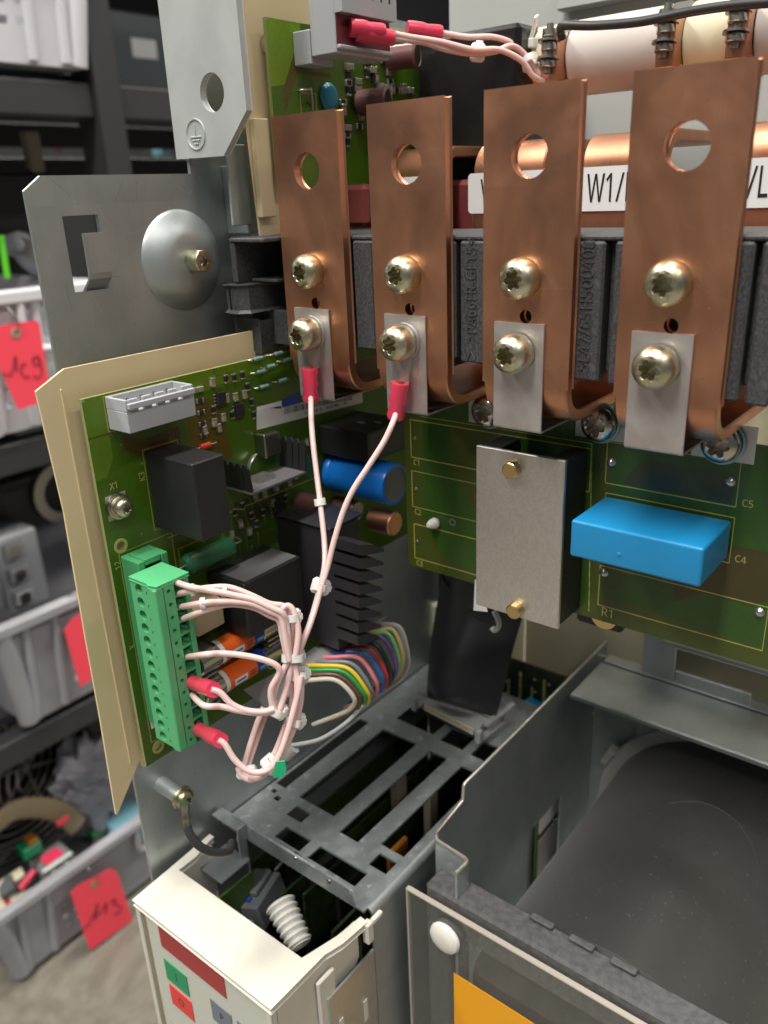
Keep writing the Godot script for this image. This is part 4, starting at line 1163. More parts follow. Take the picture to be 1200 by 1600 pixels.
func insulator() -> void:
	var t := thing("busbar_insulator", "black ribbed plastic insulator clamped behind the copper busbars", "insulator", Vector3(0.10, 0.944, -0.03))
	var m: Material = mats.insulator_black
	part(t, "body", box(Vector3(-0.0020, 0.9450, -0.0460), Vector3(0.260, 0.9840, -0.0100), 0.0006), m)
	part(t, "top_plate", box(Vector3(-0.0338, 0.9842, -0.0460), Vector3(0.260, 0.9858, -0.0052), 0.0005), m)
	var gaps := [[[532, 547, 0.9460], [553, 584, 0.9455]], [[699, 711, 0.9455], [718, 757, 0.9445]], [[893, 942, 0.9428], [957, 980, 0.9425]], [[1143, 1172, 0.9415], [1184, 1225, 0.9410]]]
	for g in gaps:
		for r in g:
			var a := at_z(r[0], 450, -0.0045); var b := at_z(r[1], 450, -0.0045)
			part(t, "rib", box(Vector3(a.x, r[2], -0.0099), Vector3(b.x, 0.9841, -0.0045), 0.0007), m)
	# raised lettering on two ribs, reading upwards
	for e in [[">PA66FR-GF15<", 737, 455], ["SE47/6SH500400", 916, 480]]:
		var p := at_z(e[1], e[2], -0.0044)
		var rib_text := part(t, "raised_lettering", lettering(e[0], 0.0037, 0.0004), m, moved(Vector3(p.x, p.y, -0.0044), Basis(Vector3.BACK, PI / 2) * Basis.from_scale(Vector3(0.92 if e[1] < 800 else 1.0, 1.0, 1.0))))
		rib_text.set_meta("label", "raised moulded lettering running up the rib")
	var q := at_z(736, 558, -0.0044)
	part(t, "recycling_mark", tube([Vector3(q.x - 0.002, q.y - 0.002, -0.0044), Vector3(q.x + 0.0022, q.y - 0.002, -0.0044), Vector3(q.x, q.y + 0.0018, -0.0044), Vector3(q.x - 0.002, q.y - 0.002, -0.0044)], 0.00025, 6, 1), m)
	# open end by the side plate: a hollow, a nosed latch and a screw boss, all running back
	part(t, "end_wall", box(Vector3(-0.0197, 0.9690, -0.0450), Vector3(-0.0170, 0.9841, 0.0083), 0.0005), m)
	part(t, "hollow_back", box(Vector3(-0.0168, 0.9690, -0.0450), Vector3(-0.0025, 0.9840, -0.0240), 0.0003), m)
	part(t, "end_roof", box(Vector3(-0.0197, 0.9842, -0.0051), Vector3(-0.0005, 0.9858, 0.0085), 0.0004), m)
	part(t, "end_floor", box(Vector3(-0.0168, 0.9690, -0.0239), Vector3(-0.0025, 0.9702, 0.0010), 0.0003), m)
	part(t, "end_latch", sheet([Vector2(-0.0192, -0.0300), Vector2(-0.0120, -0.0300), Vector2(-0.0120, 0.0075), Vector2(-0.0150, 0.0104), Vector2(-0.0192, 0.0104)], [], 0.0108, 0.0012, 0.006, Transform3D(Basis(Vector3.RIGHT, Vector3.BACK, Vector3.DOWN), Vector3(0, 0.9686, 0))), m)
	part(t, "end_latch", sheet([Vector2(-0.0237, -0.0300), Vector2(-0.0202, -0.0300), Vector2(-0.0202, 0.0104), Vector2(-0.0216, 0.0104), Vector2(-0.0237, 0.0085)], [], 0.0104, 0.0012, 0.006, Transform3D(Basis(Vector3.RIGHT, Vector3.BACK, Vector3.DOWN), Vector3(0, 0.9684, 0))), m)
	part(t, "end_core", box(Vector3(-0.0240, 0.9440, -0.0300), Vector3(-0.0025, 0.9576, -0.0040), 0.0004), m)
	part(t, "end_boss", sheet(rect(-0.0246, -0.0122, 0.9424, 0.9541), [circle(Vector2(-0.0200, 0.9482), 0.0019, 20)], 0.0341, 0.0011, 0.003, on_front(-0.0300)), m)

# ---------------------------------------------------------------- circuit boards
func board_image(w: int, h: int, base: Color, pour: Color, edge: Color, seed_: int, draw: Callable) -> StandardMaterial3D:
	var img := Image.create(w, h, false, Image.FORMAT_RGB8)
	img.fill(base)
	var n := FastNoiseLite.new()
	n.seed = seed_
	n.frequency = 0.006
	draw.call(img, pour)
	for y in h:
		for x in w:
			var c := img.get_pixel(x, y)
			var k := 1.0 + 0.07 * n.get_noise_2d(x, y) + 0.05 * n.get_noise_2d(x * 12.0, y * 12.0)
			img.set_pixel(x, y, Color(c.r * k, c.g * k, c.b * k))
	img.fill_rect(Rect2i(0, 0, 6, 6), edge)
	img.generate_mipmaps()
	var m := StandardMaterial3D.new()
	m.albedo_texture = ImageTexture.create_from_image(img)
	m.roughness = 0.34
	return m
func fill_poly(img: Image, pts: Array, c: Color) -> void:
	var poly := PackedVector2Array(pts)
	var lo := Vector2(1e9, 1e9); var hi := -lo
	for p in poly: lo = lo.min(p); hi = hi.max(p)
	for y in range(max(0, int(lo.y)), min(img.get_height(), int(hi.y) + 1)):
		for x in range(max(0, int(lo.x)), min(img.get_width(), int(hi.x) + 1)):
			if Geometry2D.is_point_in_polygon(Vector2(x + 0.5, y + 0.5), poly): img.set_pixel(x, y, c)
func line(img: Image, a: Vector2, b: Vector2, w: float, c: Color) -> void:
	var n := (b - a).normalized().orthogonal() * w / 2.0
	fill_poly(img, [a + n, b + n, b - n, a - n], c)
func frame(img: Image, a: Vector2, b: Vector2, w: float, c: Color) -> void:
	line(img, a, Vector2(b.x, a.y), w, c); line(img, Vector2(b.x, a.y), b, w, c)
	line(img, b, Vector2(a.x, b.y), w, c); line(img, Vector2(a.x, b.y), a, w, c)

func two_tone(body: Array, ends: Array, bm: Material, em: Material) -> ArrayMesh:
	var st := begin()
	for b in body: add_box(st, b[0], b[1], 0.0001)
	st.generate_normals()
	st.set_material(bm)
	var mesh := st.commit()
	var s2 := begin()
	for b in ends: add_box(s2, b[0], b[1], 0.0001)
	s2.generate_normals()
	s2.set_material(em)
	return s2.commit(mesh)
# small surface-mounted parts, length along y, standing on a board that faces +z
func chip_mesh(kind: String) -> ArrayMesh:
	if cache.has(kind): return cache[kind]
	var m: ArrayMesh
	if kind == "resistor": m = two_tone([[Vector3(-0.0006, -0.0007, 0), Vector3(0.0006, 0.0007, 0.0006)]], [[Vector3(-0.00063, 0.0007, 0), Vector3(0.00063, 0.00115, 0.00063)], [Vector3(-0.00063, -0.00115, 0), Vector3(0.00063, -0.0007, 0.00063)]], mats.chip_black, mats.solder)
	elif kind == "capacitor": m = two_tone([[Vector3(-0.00065, -0.0007, 0), Vector3(0.00065, 0.0007, 0.0010)]], [[Vector3(-0.0007, 0.0007, 0), Vector3(0.0007, 0.0012, 0.00103)], [Vector3(-0.0007, -0.0012, 0), Vector3(0.0007, -0.0007, 0.00103)]], mats.chip_tan, mats.solder)
	else:
		var pins := []
		for k in 4:
			for s in [-1.0, 1.0]: pins.append([Vector3(-0.0020 + k * 0.00127 - 0.0002, min(s * 0.0021, s * 0.0030), 0.0001), Vector3(-0.0020 + k * 0.00127 + 0.0002, max(s * 0.0021, s * 0.0030), 0.0006)])
		m = two_tone([[Vector3(-0.0025, -0.0020, 0.0002), Vector3(0.0025, 0.0020, 0.0017)]], pins, mats.chip_black, mats.solder)
	cache[kind] = m
	return m
func on_board(p: Vector3, turn := 0.0, size := 1.0) -> Transform3D:   # a board that faces +x
	return moved(p, Basis(Vector3.FORWARD, Vector3.UP, Vector3.RIGHT) * Basis(Vector3.BACK, turn) * Basis.from_scale(Vector3.ONE * size))
func axial(parent: Node3D, called: String, a: Vector3, b: Vector3, r: float, m: Material, lead := 0.004) -> void:
	var d := (b - a).normalized()
	var l := a.distance_to(b)
	var o := part(parent, called, lathe([Vector2(0, 0), Vector2(r * 0.6, 0), Vector2(r * 0.93, l * 0.05), Vector2(r, l * 0.12), Vector2(r * 0.96, l * 0.2), Vector2(r * 0.96, l * 0.8), Vector2(r, l * 0.88), Vector2(r * 0.93, l * 0.95), Vector2(r * 0.6, l), Vector2(0, l)], 24, moved(a, facing(d))), m)
	for e in [[a, -d], [b, d]]:
		part(o, "lead", tube([e[0], e[0] + e[1] * lead, e[0] + e[1] * (lead + 0.001) - Vector3(r + 0.001, 0, 0)], 0.0003, 6, 4), mats.solder)

func control_board() -> void:
	# cream insulating sheet behind the board
	var s := thing("insulating_sheet", "cream plastic insulating sheet with cut corner behind the control board", "plastic sheet", Vector3(-0.0155, 0.776, 0.03))
	var o := []
	for p in [[0.0988, 0.9450], [0.0879, 0.9502], [0.0045, 0.9502], [0.0045, 0.9422], [-0.1000, 0.9422], [-0.1000, 0.829], [-0.030, 0.829], [-0.030, 0.7890], [0.0852, 0.7890], [0.0862, 0.7935], [0.0995, 0.7765], [0.1003, 0.7760], [0.0990, 0.820], [0.0985, 0.854], [0.0973, 0.9032]]:
		o.append(Vector2(-p[0], p[1]))
	o.reverse()
	part(s, "sheet", sheet(o, [], 0.0010, 0.0001, 0.006, on_side(-0.0165)), mats.cream_sheet)
	part(s, "fold_ridge", box(Vector3(-0.01548, 0.7945, 0.0900), Vector3(-0.01515, 0.9440, 0.0908), 0.0001), mats.cream_sheet)
	var X := -0.010
	var t := thing("control_board", "green control board with relay, fuses and green terminal header", "circuit board", Vector3(X, 0.795, 0.02))
	var Z0 := 0.0871; var Z1 := -0.100; var Y0 := 0.7930; var Y1 := 0.9405
	var w := 1024; var h := 808
	var to := func(z: float, y: float) -> Vector2: return Vector2((Z0 - z) / (Z0 - Z1) * w, (Y1 - y) / (Y1 - Y0) * h)
	var gold := lin(0.33, 0.30, 0.08)
	var bm := board_image(w, h, lin(0.055, 0.120, 0.006), lin(0.100, 0.190, 0.008), lin(0.30, 0.33, 0.14), 7, func(img: Image, pour: Color):
		fill_poly(img, [to.call(0.0871, 0.9405), to.call(0.079, 0.9405), to.call(0.079, 0.918), to.call(0.083, 0.912), to.call(0.0871, 0.912)], pour)
		fill_poly(img, [to.call(0.05, 0.9405), to.call(-0.01, 0.9405), to.call(-0.01, 0.933), to.call(0.05, 0.933)], pour)
		for k in 5:
			var y := 0.925 - k * 0.0012
			line(img, to.call(0.074, y), to.call(0.066, y - 0.004), 7, lin(0.085, 0.055, 0.008))
			line(img, to.call(0.066, y - 0.004), to.call(0.050, y - 0.003), 7, lin(0.085, 0.055, 0.008))
		fill_poly(img, [to.call(0.046, 0.93), to.call(0.030, 0.93), to.call(0.026, 0.905), to.call(0.040, 0.90), to.call(0.046, 0.906)], lin(0.10, 0.075, 0.010))
		fill_poly(img, [to.call(0.03, 0.885), to.call(0.0, 0.885), to.call(0.0, 0.86), to.call(0.03, 0.86)], lin(0.030, 0.055, 0.008))
		var rt := RandomNumberGenerator.new()
		rt.seed = 8
		for k in 150:   # copper tracks under the green coat, with bends of 45 degrees, and vias
			var p: Vector2 = to.call(rt.randf_range(-0.09, 0.084), rt.randf_range(0.797, 0.938))
			var d := Vector2.from_angle(rt.randi_range(0, 3) * PI / 2)
			var q := p + d * rt.randf_range(15, 60)
			var r := q + d.rotated(PI / 4 if rt.randf() < 0.5 else -PI / 4) * rt.randf_range(8, 24)
			var c := lin(0.062, 0.125, 0.008) if rt.randf() < 0.75 else lin(0.085, 0.075, 0.010)
			var tw := rt.randf_range(2, 4)
			line(img, p, q, tw, c); line(img, q, r, tw, c); line(img, r, r + d * rt.randf_range(10, 50), tw, c)
			fill_poly(img, [p + Vector2(-2, -2), p + Vector2(2, -2), p + Vector2(2, 2), p + Vector2(-2, 2)], lin(0.22, 0.22, 0.10))
		for k in 9: line(img, to.call(0.048 - k * 0.0045, 0.889), to.call(0.044 - k * 0.0045, 0.872), 4, lin(0.14, 0.10, 0.014))
		frame(img, to.call(0.0790, 0.9398), to.call(0.0500, 0.9275), 2.5, gold)
		frame(img, to.call(0.0670, 0.9178), to.call(0.0515, 0.8870), 2.5, gold)
		frame(img, to.call(0.0832, 0.8835), to.call(0.0600, 0.8020), 2.5, gold)
		line(img, to.call(0.062, 0.882), to.call(-0.02, 0.882), 2.5, gold)
		line(img, to.call(0.060, 0.846), to.call(0.0, 0.846), 2.5, gold)
		frame(img, to.call(0.058, 0.876), to.call(0.036, 0.866), 2.5, gold))
	var bo := [Vector2(-Z0, Y0), Vector2(0.020, Y0), Vector2(0.030, 0.831), Vector2(-Z1, 0.831), Vector2(-Z1, Y1), Vector2(-Z0, Y1)]
	part(t, "board", sheet(bo, [circle(Vector2(-0.0818, 0.8862), 0.0017, 20), circle(Vector2(-0.0805, 0.7985), 0.0017, 20)], 0.0016, 0.0, 0.006, on_side(X - 0.0016)), bm)
	for q in [[0.0818, 0.8862, 0.0017], [0.0805, 0.7985, 0.0017]]:
		part(t, "pad_ring", lathe([Vector2(q[2], 0), Vector2(q[2], 0.0001), Vector2(0.0028, 0.0001), Vector2(0.0028, 0)], 24, moved(Vector3(X, q[1], q[0]), facing(Vector3.RIGHT))), mats.silk)
	# white four-pole header, open upwards
	var y0 := 0.9284; var y1 := 0.9397; var z0 := 0.0503; var z1 := 0.0785; var hx := 0.0015
	var list := [[Vector3(X, y0, z0), Vector3(hx, 0.9355, z1)], [Vector3(X, 0.93552, z0), Vector3(X + 0.0012, y1, z1)], [Vector3(X + 0.00122, 0.93552, z0), Vector3(hx, y1, z0 + 0.0010)], [Vector3(X + 0.00122, 0.93552, z1 - 0.0010), Vector3(hx, y1, z1)], [Vector3(hx + 0.0001, 0.9366, z0 + 0.0003), Vector3(hx + 0.0016, 0.93855, z1 - 0.0003)]]
	for k in 5:
		var zc := z1 - 0.0032 - k * 0.00545
		list.append([Vector3(hx - 0.0010, 0.93552, zc - 0.0018), Vector3(hx - 0.00002, y1, zc + 0.0018)])
	var hd := part(t, "white_header", boxes(list, 0.0002), mats.grey_connector)
	for k in 4: part(hd, "pin", box(Vector3(X + 0.0050, 0.9356, z1 - 0.0056 - k * 0.00545), Vector3(X + 0.0058, 0.9388, z1 - 0.0048 - k * 0.00545)), mats.nickel)
	# relay
	part(t, "relay", box(Vector3(X, 0.8880, 0.0523), Vector3(0.0163, 0.9169, 0.0664), 0.0005), mats.black_plastic)
	# screw X1 with washers and tinned pad
	var c := Vector3(X, 0.9010, 0.0805)
	part(t, "tinned_pad", box(Vector3(X, 0.8965, 0.0765), Vector3(X + 0.00015, 0.9055, 0.0848), 0.00005), mats.tinned)
	part(t, "washer", lathe([Vector2(0, 0.0012), Vector2(0.0046, 0.0012), Vector2(0.0048, 0.0)], 32, moved(c + Vector3(0.0002, 0, 0), facing(Vector3.RIGHT)), true), mats.nickel)
	part(t, "washer", lathe([Vector2(0, 0.0010), Vector2(0.0036, 0.0010), Vector2(0.0038, 0.0)], 32, moved(c + Vector3(0.0015, 0, 0), facing(Vector3.RIGHT)), true), mats.zinc_yellow)
	fasten(t, "screw", c + Vector3(0.0026, 0, 0), Vector3.RIGHT, 0.0034, 0.0030, 0.0015, mats.zinc_yellow)
	for e in [["X1", 0.0805, 0.9085, 0.0], ["K3", 0.0688, 0.9085, PI / 2], ["12", 0.0842, 0.8795, PI / 2], ["X", 0.0842, 0.846, PI / 2]]:
		part(t, "board_print", lettering(e[0], 0.0022, 0.00005), mats.silk, on_board(Vector3(X + 0.00005, e[2], e[1]), e[3]))
	# green header and its plug
	part(t, "terminal_header", boxes([[Vector3(X, 0.8120, 0.0700), Vector3(X + 0.0010, 0.8825, 0.0828)], [Vector3(X + 0.0010, 0.8120, 0.0800), Vector3(0.0004, 0.8823, 0.0828)], [Vector3(X + 0.0010, 0.8120, 0.0700), Vector3(0.0004, 0.8823, 0.0728)], [Vector3(X + 0.0010, 0.8800, 0.0730), Vector3(0.0002, 0.8825, 0.0798)]], 0.0003), mats.green_header)
	part(t, "white_tape", box(Vector3(X + 0.00005, 0.8080, 0.0795), Vector3(X + 0.0002, 0.8175, 0.0822)), mats.white_print)
	# electrolytic capacitor lying towards the viewer
	var eb := Vector3(X, 0.8815, -0.0325)
	var cap := part(t, "blue_electrolytic", lathe([Vector2(0.0088, 0.0), Vector2(0.0094, 0.0008), Vector2(0.0094, 0.0030), Vector2(0.0090, 0.0036), Vector2(0.0094, 0.0043), Vector2(0.0094, 0.0342), Vector2(0.0090, 0.0354), Vector2(0.0078, 0.0356)], 48, moved(eb, facing(Vector3.RIGHT))), mats.blue_sleeve)
	part(cap, "can_end", lathe([Vector2(0.0079, 0.0355), Vector2(0.0076, 0.0352), Vector2(0.0, 0.0352)], 40, moved(eb, facing(Vector3.RIGHT))), mats.grey_dark)
	for k in 2:
		var bb := Vector3(X, [0.8735, 0.8640][k], [-0.0085, -0.0330][k])
		var br := part(t, "brown_electrolytic", lathe([Vector2(0.0044, 0.0), Vector2(0.0050, 0.0008), Vector2(0.0050, 0.0118), Vector2(0.0047, 0.0126), Vector2(0.0042, 0.0127)], 36, moved(bb, facing(Vector3.RIGHT))), mats.brown_sleeve)
		part(br, "can_end", lathe([Vector2(0.0043, 0.0126), Vector2(0.0040, 0.0123), Vector2(0, 0.0123)], 28, moved(bb, facing(Vector3.RIGHT))), mats.bolt_steel)
	# copper wound choke by the fins
	part(t, "copper_choke", lathe([Vector2(0, 0), Vector2(0.0050, 0), Vector2(0.0055, 0.0006), Vector2(0.0055, 0.0120), Vector2(0.0050, 0.0126), Vector2(0, 0.0126)], 12, moved(Vector3(0.0140, 0.8640, -0.0300), facing(Vector3.RIGHT))), mats.copper)
	# black module
	var md := part(t, "black_module", box(Vector3(X, 0.8925, -0.0520), Vector3(0.0190, 0.9055, -0.0235), 0.0006), mats.black_plastic)
	for k in 2: part(md, "contact_tab", box(Vector3(0.004 + k * 0.006, 0.9056, -0.036 - k * 0.004), Vector3(0.007 + k * 0.006, 0.9061, -0.034 - k * 0.004)), mats.solder)
	# heat sink with transistor: a base plate and finger fins at both ends
	var hs := part(t, "finger_heat_sink", box(Vector3(X + 0.0015, 0.8930, 0.0015), Vector3(0.0062, 0.8942, 0.0325), 0.0002), mats.sink_grey)
	for k in 4:
		var xx := X + 0.0020 + k * 0.0037
		part(hs, "finger", sheet([Vector2(0.0, 0.0), Vector2(0.0030, 0.0), Vector2(0.0028, 0.0095), Vector2(0.0020, 0.0110), Vector2(0.0008, 0.0110), Vector2(0.0002, 0.0095)], [], 0.0010, 0.0002, 0.004, moved(Vector3(xx, 0.8943, 0.0315), Basis(Vector3.RIGHT, 0.10))), mats.black_plastic)
		part(hs, "finger", sheet([Vector2(0.0, 0.0), Vector2(0.0030, 0.0), Vector2(0.0028, 0.0110), Vector2(0.0020, 0.0124), Vector2(0.0008, 0.0124), Vector2(0.0002, 0.0110)], [], 0.0010, 0.0002, 0.004, moved(Vector3(xx, 0.8943, 0.0018), Basis(Vector3.RIGHT, -0.12))), mats.black_plastic)
	part(hs, "transistor_tab", sheet(rect(-0.0035, 0.0035, -0.0045, 0.0045), [circle(Vector2(0, 0.0015), 0.0016, 18)], 0.0013, 0.0001, 0.003, Transform3D(Basis(Vector3.RIGHT, Vector3.FORWARD, Vector3.UP), Vector3(-0.0025, 0.8943, 0.0190))), mats.solder)
	part(hs, "spring_clip", tube([Vector3(-0.0075, 0.8955, 0.0225), Vector3(-0.0070, 0.9010, 0.0200), Vector3(-0.0078, 0.9030, 0.0165)], 0.0015, 8, 6, 0.25), mats.solder)
	part(t, "inductor_frame", boxes([[Vector3(X, 0.9010, 0.0125), Vector3(X + 0.0060, 0.9110, 0.0140)], [Vector3(X, 0.9010, 0.0040), Vector3(X + 0.0050, 0.9100, 0.0122)]], 0.0004), mats.bolt_steel)
	# finned black heat sink: a block with a lid and eight drooping fins
	var fs := part(t, "comb_heat_sink", boxes([[Vector3(X, 0.8160, -0.0120), Vector3(0.0213, 0.8722, 0.0060)], [Vector3(X + 0.001, 0.8725, -0.0140), Vector3(0.0218, 0.8738, 0.0072)]], 0.0004), mats.sink_black)
	for k in 8:
		var fy := 0.8702 - k * 0.0061
		var fx := 0.0375 - k * 0.0006
		var s4 := begin()
		add_prism(s4, [Vector3(0.0214, fy, 0.0068), Vector3(0.0214, fy - 0.0046, 0.0066), Vector3(0.0214, fy - 0.0070, -0.0020), Vector3(0.0214, fy - 0.0086, -0.0085), Vector3(0.0214, fy - 0.0072, -0.0080), Vector3(0.0214, fy - 0.0030, -0.0020)], Vector3(fx - 0.0214, 0, 0))
		part(fs, "fin", finish(s4), mats.sink_black)
	# transformer block
	var tr := part(t, "black_transformer", box(Vector3(X, 0.8380, 0.0150), Vector3(0.0120, 0.8622, 0.0465), 0.0006), mats.black_plastic)
	part(tr, "foil_label", box(Vector3(-0.0030, 0.8623, 0.0165), Vector3(0.0112, 0.8626, 0.0452)), mats.sink_grey)
	axial(t, "green_resistor", Vector3(X + 0.0062, 0.8715, 0.0605), Vector3(X + 0.0062, 0.8715, 0.0368), 0.0041, mats.green_resistor, 0.005)
	part(t, "ceramic_block", box(Vector3(X, 0.8440, 0.0500), Vector3(0.0030, 0.8560, 0.0640), 0.0008), mats.beige_ceramic)
	axial(t, "red_diode", Vector3(X + 0.0018, 0.9128, 0.0430), Vector3(X + 0.0018, 0.9128, 0.0380), 0.0012, mats.diode_red, 0.003)
	# surface-mounted parts: rows as in the photograph
	var rng := RandomNumberGenerator.new()
	rng.seed = 11
	var spots := []
	for k in 5: spots.append([309 + k * 2, 608 + k * 18, 0 if k else 1, PI / 2])
	for a in [[330, 597], [352, 592], [365, 590], [378, 586], [352, 622], [366, 620], [380, 616], [333, 640], [347, 652], [362, 648], [386, 604], [392, 628], [333, 660], [318, 672], [396, 648], [340, 668]]: spots.append([a[0], a[1], rng.randi() % 2, rng.randf_range(-0.1, 0.1)])
	for a in [[405, 580], [420, 572], [445, 562], [410, 603], [438, 594], [400, 560], [432, 552]]: spots.append([a[0], a[1], 3, 0.0])
	for a in [[383, 762], [398, 775], [412, 770], [430, 760], [450, 752], [460, 742], [468, 735], [378, 790], [392, 805], [366, 800], [374, 818], [410, 800], [425, 785], [445, 778], [388, 830], [400, 818], [440, 700], [470, 700], [480, 690], [360, 835]]: spots.append([a[0], a[1], rng.randi() % 2, rng.randf_range(-0.1, 0.1)])
	for q in spots:
		var p := at_x(q[0], q[1], X + 0.00005)
		if q[2] == 3:
			axial(t, "glass_diode", p + Vector3(0.0012, 0, 0.0022), p + Vector3(0.0012, 0, -0.0022), 0.0009, mats.diode_glass, 0.0016)
		else:
			part(t, ["chip_resistor", "chip_capacitor"][q[2]], chip_mesh(["resistor", "capacitor"][q[2]]), null, on_board(p, q[3], 1.45))
	for a in [[343, 622], [372, 640], [430, 790]]: part(t, "chip", chip_mesh("soic"), null, on_board(at_x(a[0], a[1], X + 0.00005), PI / 2))
	# barcode labels
	part(t, "barcode_label", flat_label([at_x(401, 641, X + 0.0002), at_x(566, 612, X + 0.0002), at_x(567, 629, X + 0.0002), at_x(401, 672, X + 0.0002)]), barcode_mat())
	part(t, "maker_label", flat_label([at_x(401, 636, X + 0.0002), at_x(440, 626, X + 0.0002), at_x(440, 638, X + 0.0002), at_x(401, 648, X + 0.0002)]), mats.white_print)
	part(t, "maker_label", flat_label([at_x(441, 625, X + 0.0002), at_x(470, 612, X + 0.0002), at_x(470, 630, X + 0.0002), at_x(441, 637, X + 0.0002)]), mats.blue_print)
	# fuse clips
	var ys := [0.8320, 0.8186]
	for k in 2:
		for zz in [0.0620, 0.0260]:
			part(t, "fuse_clip", boxes([[Vector3(X, ys[k] - 0.0060, zz - 0.0040), Vector3(-0.0062, ys[k] + 0.0060, zz + 0.0040)], [Vector3(-0.0062, ys[k] + 0.0053, zz - 0.0040), Vector3(0.0040, ys[k] + 0.0059, zz + 0.0040)], [Vector3(-0.0062, ys[k] - 0.0059, zz - 0.0040), Vector3(0.0040, ys[k] - 0.0053, zz + 0.0040)]], 0.0001), mats.solder)
	for k in 2:
		var fy: float = ys[k]
		var f := thing("cartridge_fuse", ["orange and blue cartridge fuse next to the black transformer", "orange and blue cartridge fuse at the lower edge of the control board"][k], "fuse", Vector3(0, fy, 0.04), "cartridge fuses in their clips")
		var a := Vector3(0.0005, fy, 0.0655)
		var ax := moved(a, facing(Vector3.FORWARD))
		part(f, "cap", lathe([Vector2(0, 0), Vector2(0.0046, 0), Vector2(0.0052, 0.0006), Vector2(0.0052, 0.0100), Vector2(0.0049, 0.0103)], 36, ax), mats.nickel)
		part(f, "cap", lathe([Vector2(0.0049, 0.0327), Vector2(0.0052, 0.0330), Vector2(0.0052, 0.0424), Vector2(0.0046, 0.0430), Vector2(0, 0.0430)], 36, ax), mats.nickel)
		part(f, "white_band", lathe([Vector2(0.0050, 0.0102), Vector2(0.0050, 0.0122)], 36, ax), mats.white_print)
		part(f, "printed_body", lathe([Vector2(0.0050, 0.01225), Vector2(0.0050, 0.0272)], 36, ax), mats.orange_print)
		part(f, "blue_band", lathe([Vector2(0.0050, 0.02725), Vector2(0.0050, 0.0330)], 36, ax), mats.blue_print)
		# printed patches: white field and lines of type, curved round the body
		part(f, "white_field", wrap_patch(a, 0.00506, 0.0145, 0.0215, -10, 28), mats.white_print)
		for j in 4: part(f, "printed_line", wrap_patch(a, 0.00508, 0.0140 + j * 0.0004, 0.0205 + j * 0.0012, 34 + j * 11, 39 + j * 11), mats.print_dark)
		for j in 3: part(f, "printed_line", wrap_patch(a, 0.00508, 0.0228, 0.0262, -6 + j * 13, -1 + j * 13), mats.print_dark)
		part(f, "printed_line", wrap_patch(a, 0.00508, 0.0285, 0.0322, 2, 20), mats.pale_blue)
		part(f, "printed_line", wrap_patch(a, 0.00510, 0.0155, 0.0205, 3, 12), mats.blue_print)
	terminal_plug()

func wrap_patch(a: Vector3, r: float, s0: float, s1: float, d0: float, d1: float) -> ArrayMesh:
	# a strip of print on a cylinder along -z; angles from +x downwards
	var st := begin()
	st.set_smooth_group(1)
	for k in 6:
		var u := deg_to_rad(lerp(d0, d1, k / 6.0)); var v := deg_to_rad(lerp(d0, d1, (k + 1) / 6.0))
		var p := Vector3(cos(u), -sin(u), 0) * r; var q := Vector3(cos(v), -sin(v), 0) * r
		quad(st, a + p + Vector3(0, 0, -s0), a + p + Vector3(0, 0, -s1), a + q + Vector3(0, 0, -s1), a + q + Vector3(0, 0, -s0))
	return finish(st)
func flat_label(c: Array) -> ArrayMesh:
	var st := begin()
	var uv := [Vector2(0, 0), Vector2(1, 0), Vector2(1, 1), Vector2(0, 1)]
	for k in [0, 1, 2, 0, 2, 3]:
		st.set_uv(uv[k])
		st.add_vertex(c[k])
	return finish(st)
func barcode_mat() -> StandardMaterial3D:
	var img := Image.create(512, 64, false, Image.FORMAT_RGB8)
	img.fill(lin(0.62, 0.62, 0.60))
	var rng := RandomNumberGenerator.new()
	rng.seed = 5
	var x := 120
	while x < 452:
		var w := rng.randi_range(1, 4)
		img.fill_rect(Rect2i(x, 10, w, 26), lin(0.03, 0.03, 0.035))
		x += w + rng.randi_range(1, 4)
	for k in 26:
		if rng.randf() < 0.8: img.fill_rect(Rect2i(216 + k * 8, 44, rng.randi_range(3, 6), 9), lin(0.06, 0.06, 0.07))
	img.generate_mipmaps()
	var m := StandardMaterial3D.new()
	m.albedo_texture = ImageTexture.create_from_image(img)
	m.roughness = 0.45
	return m

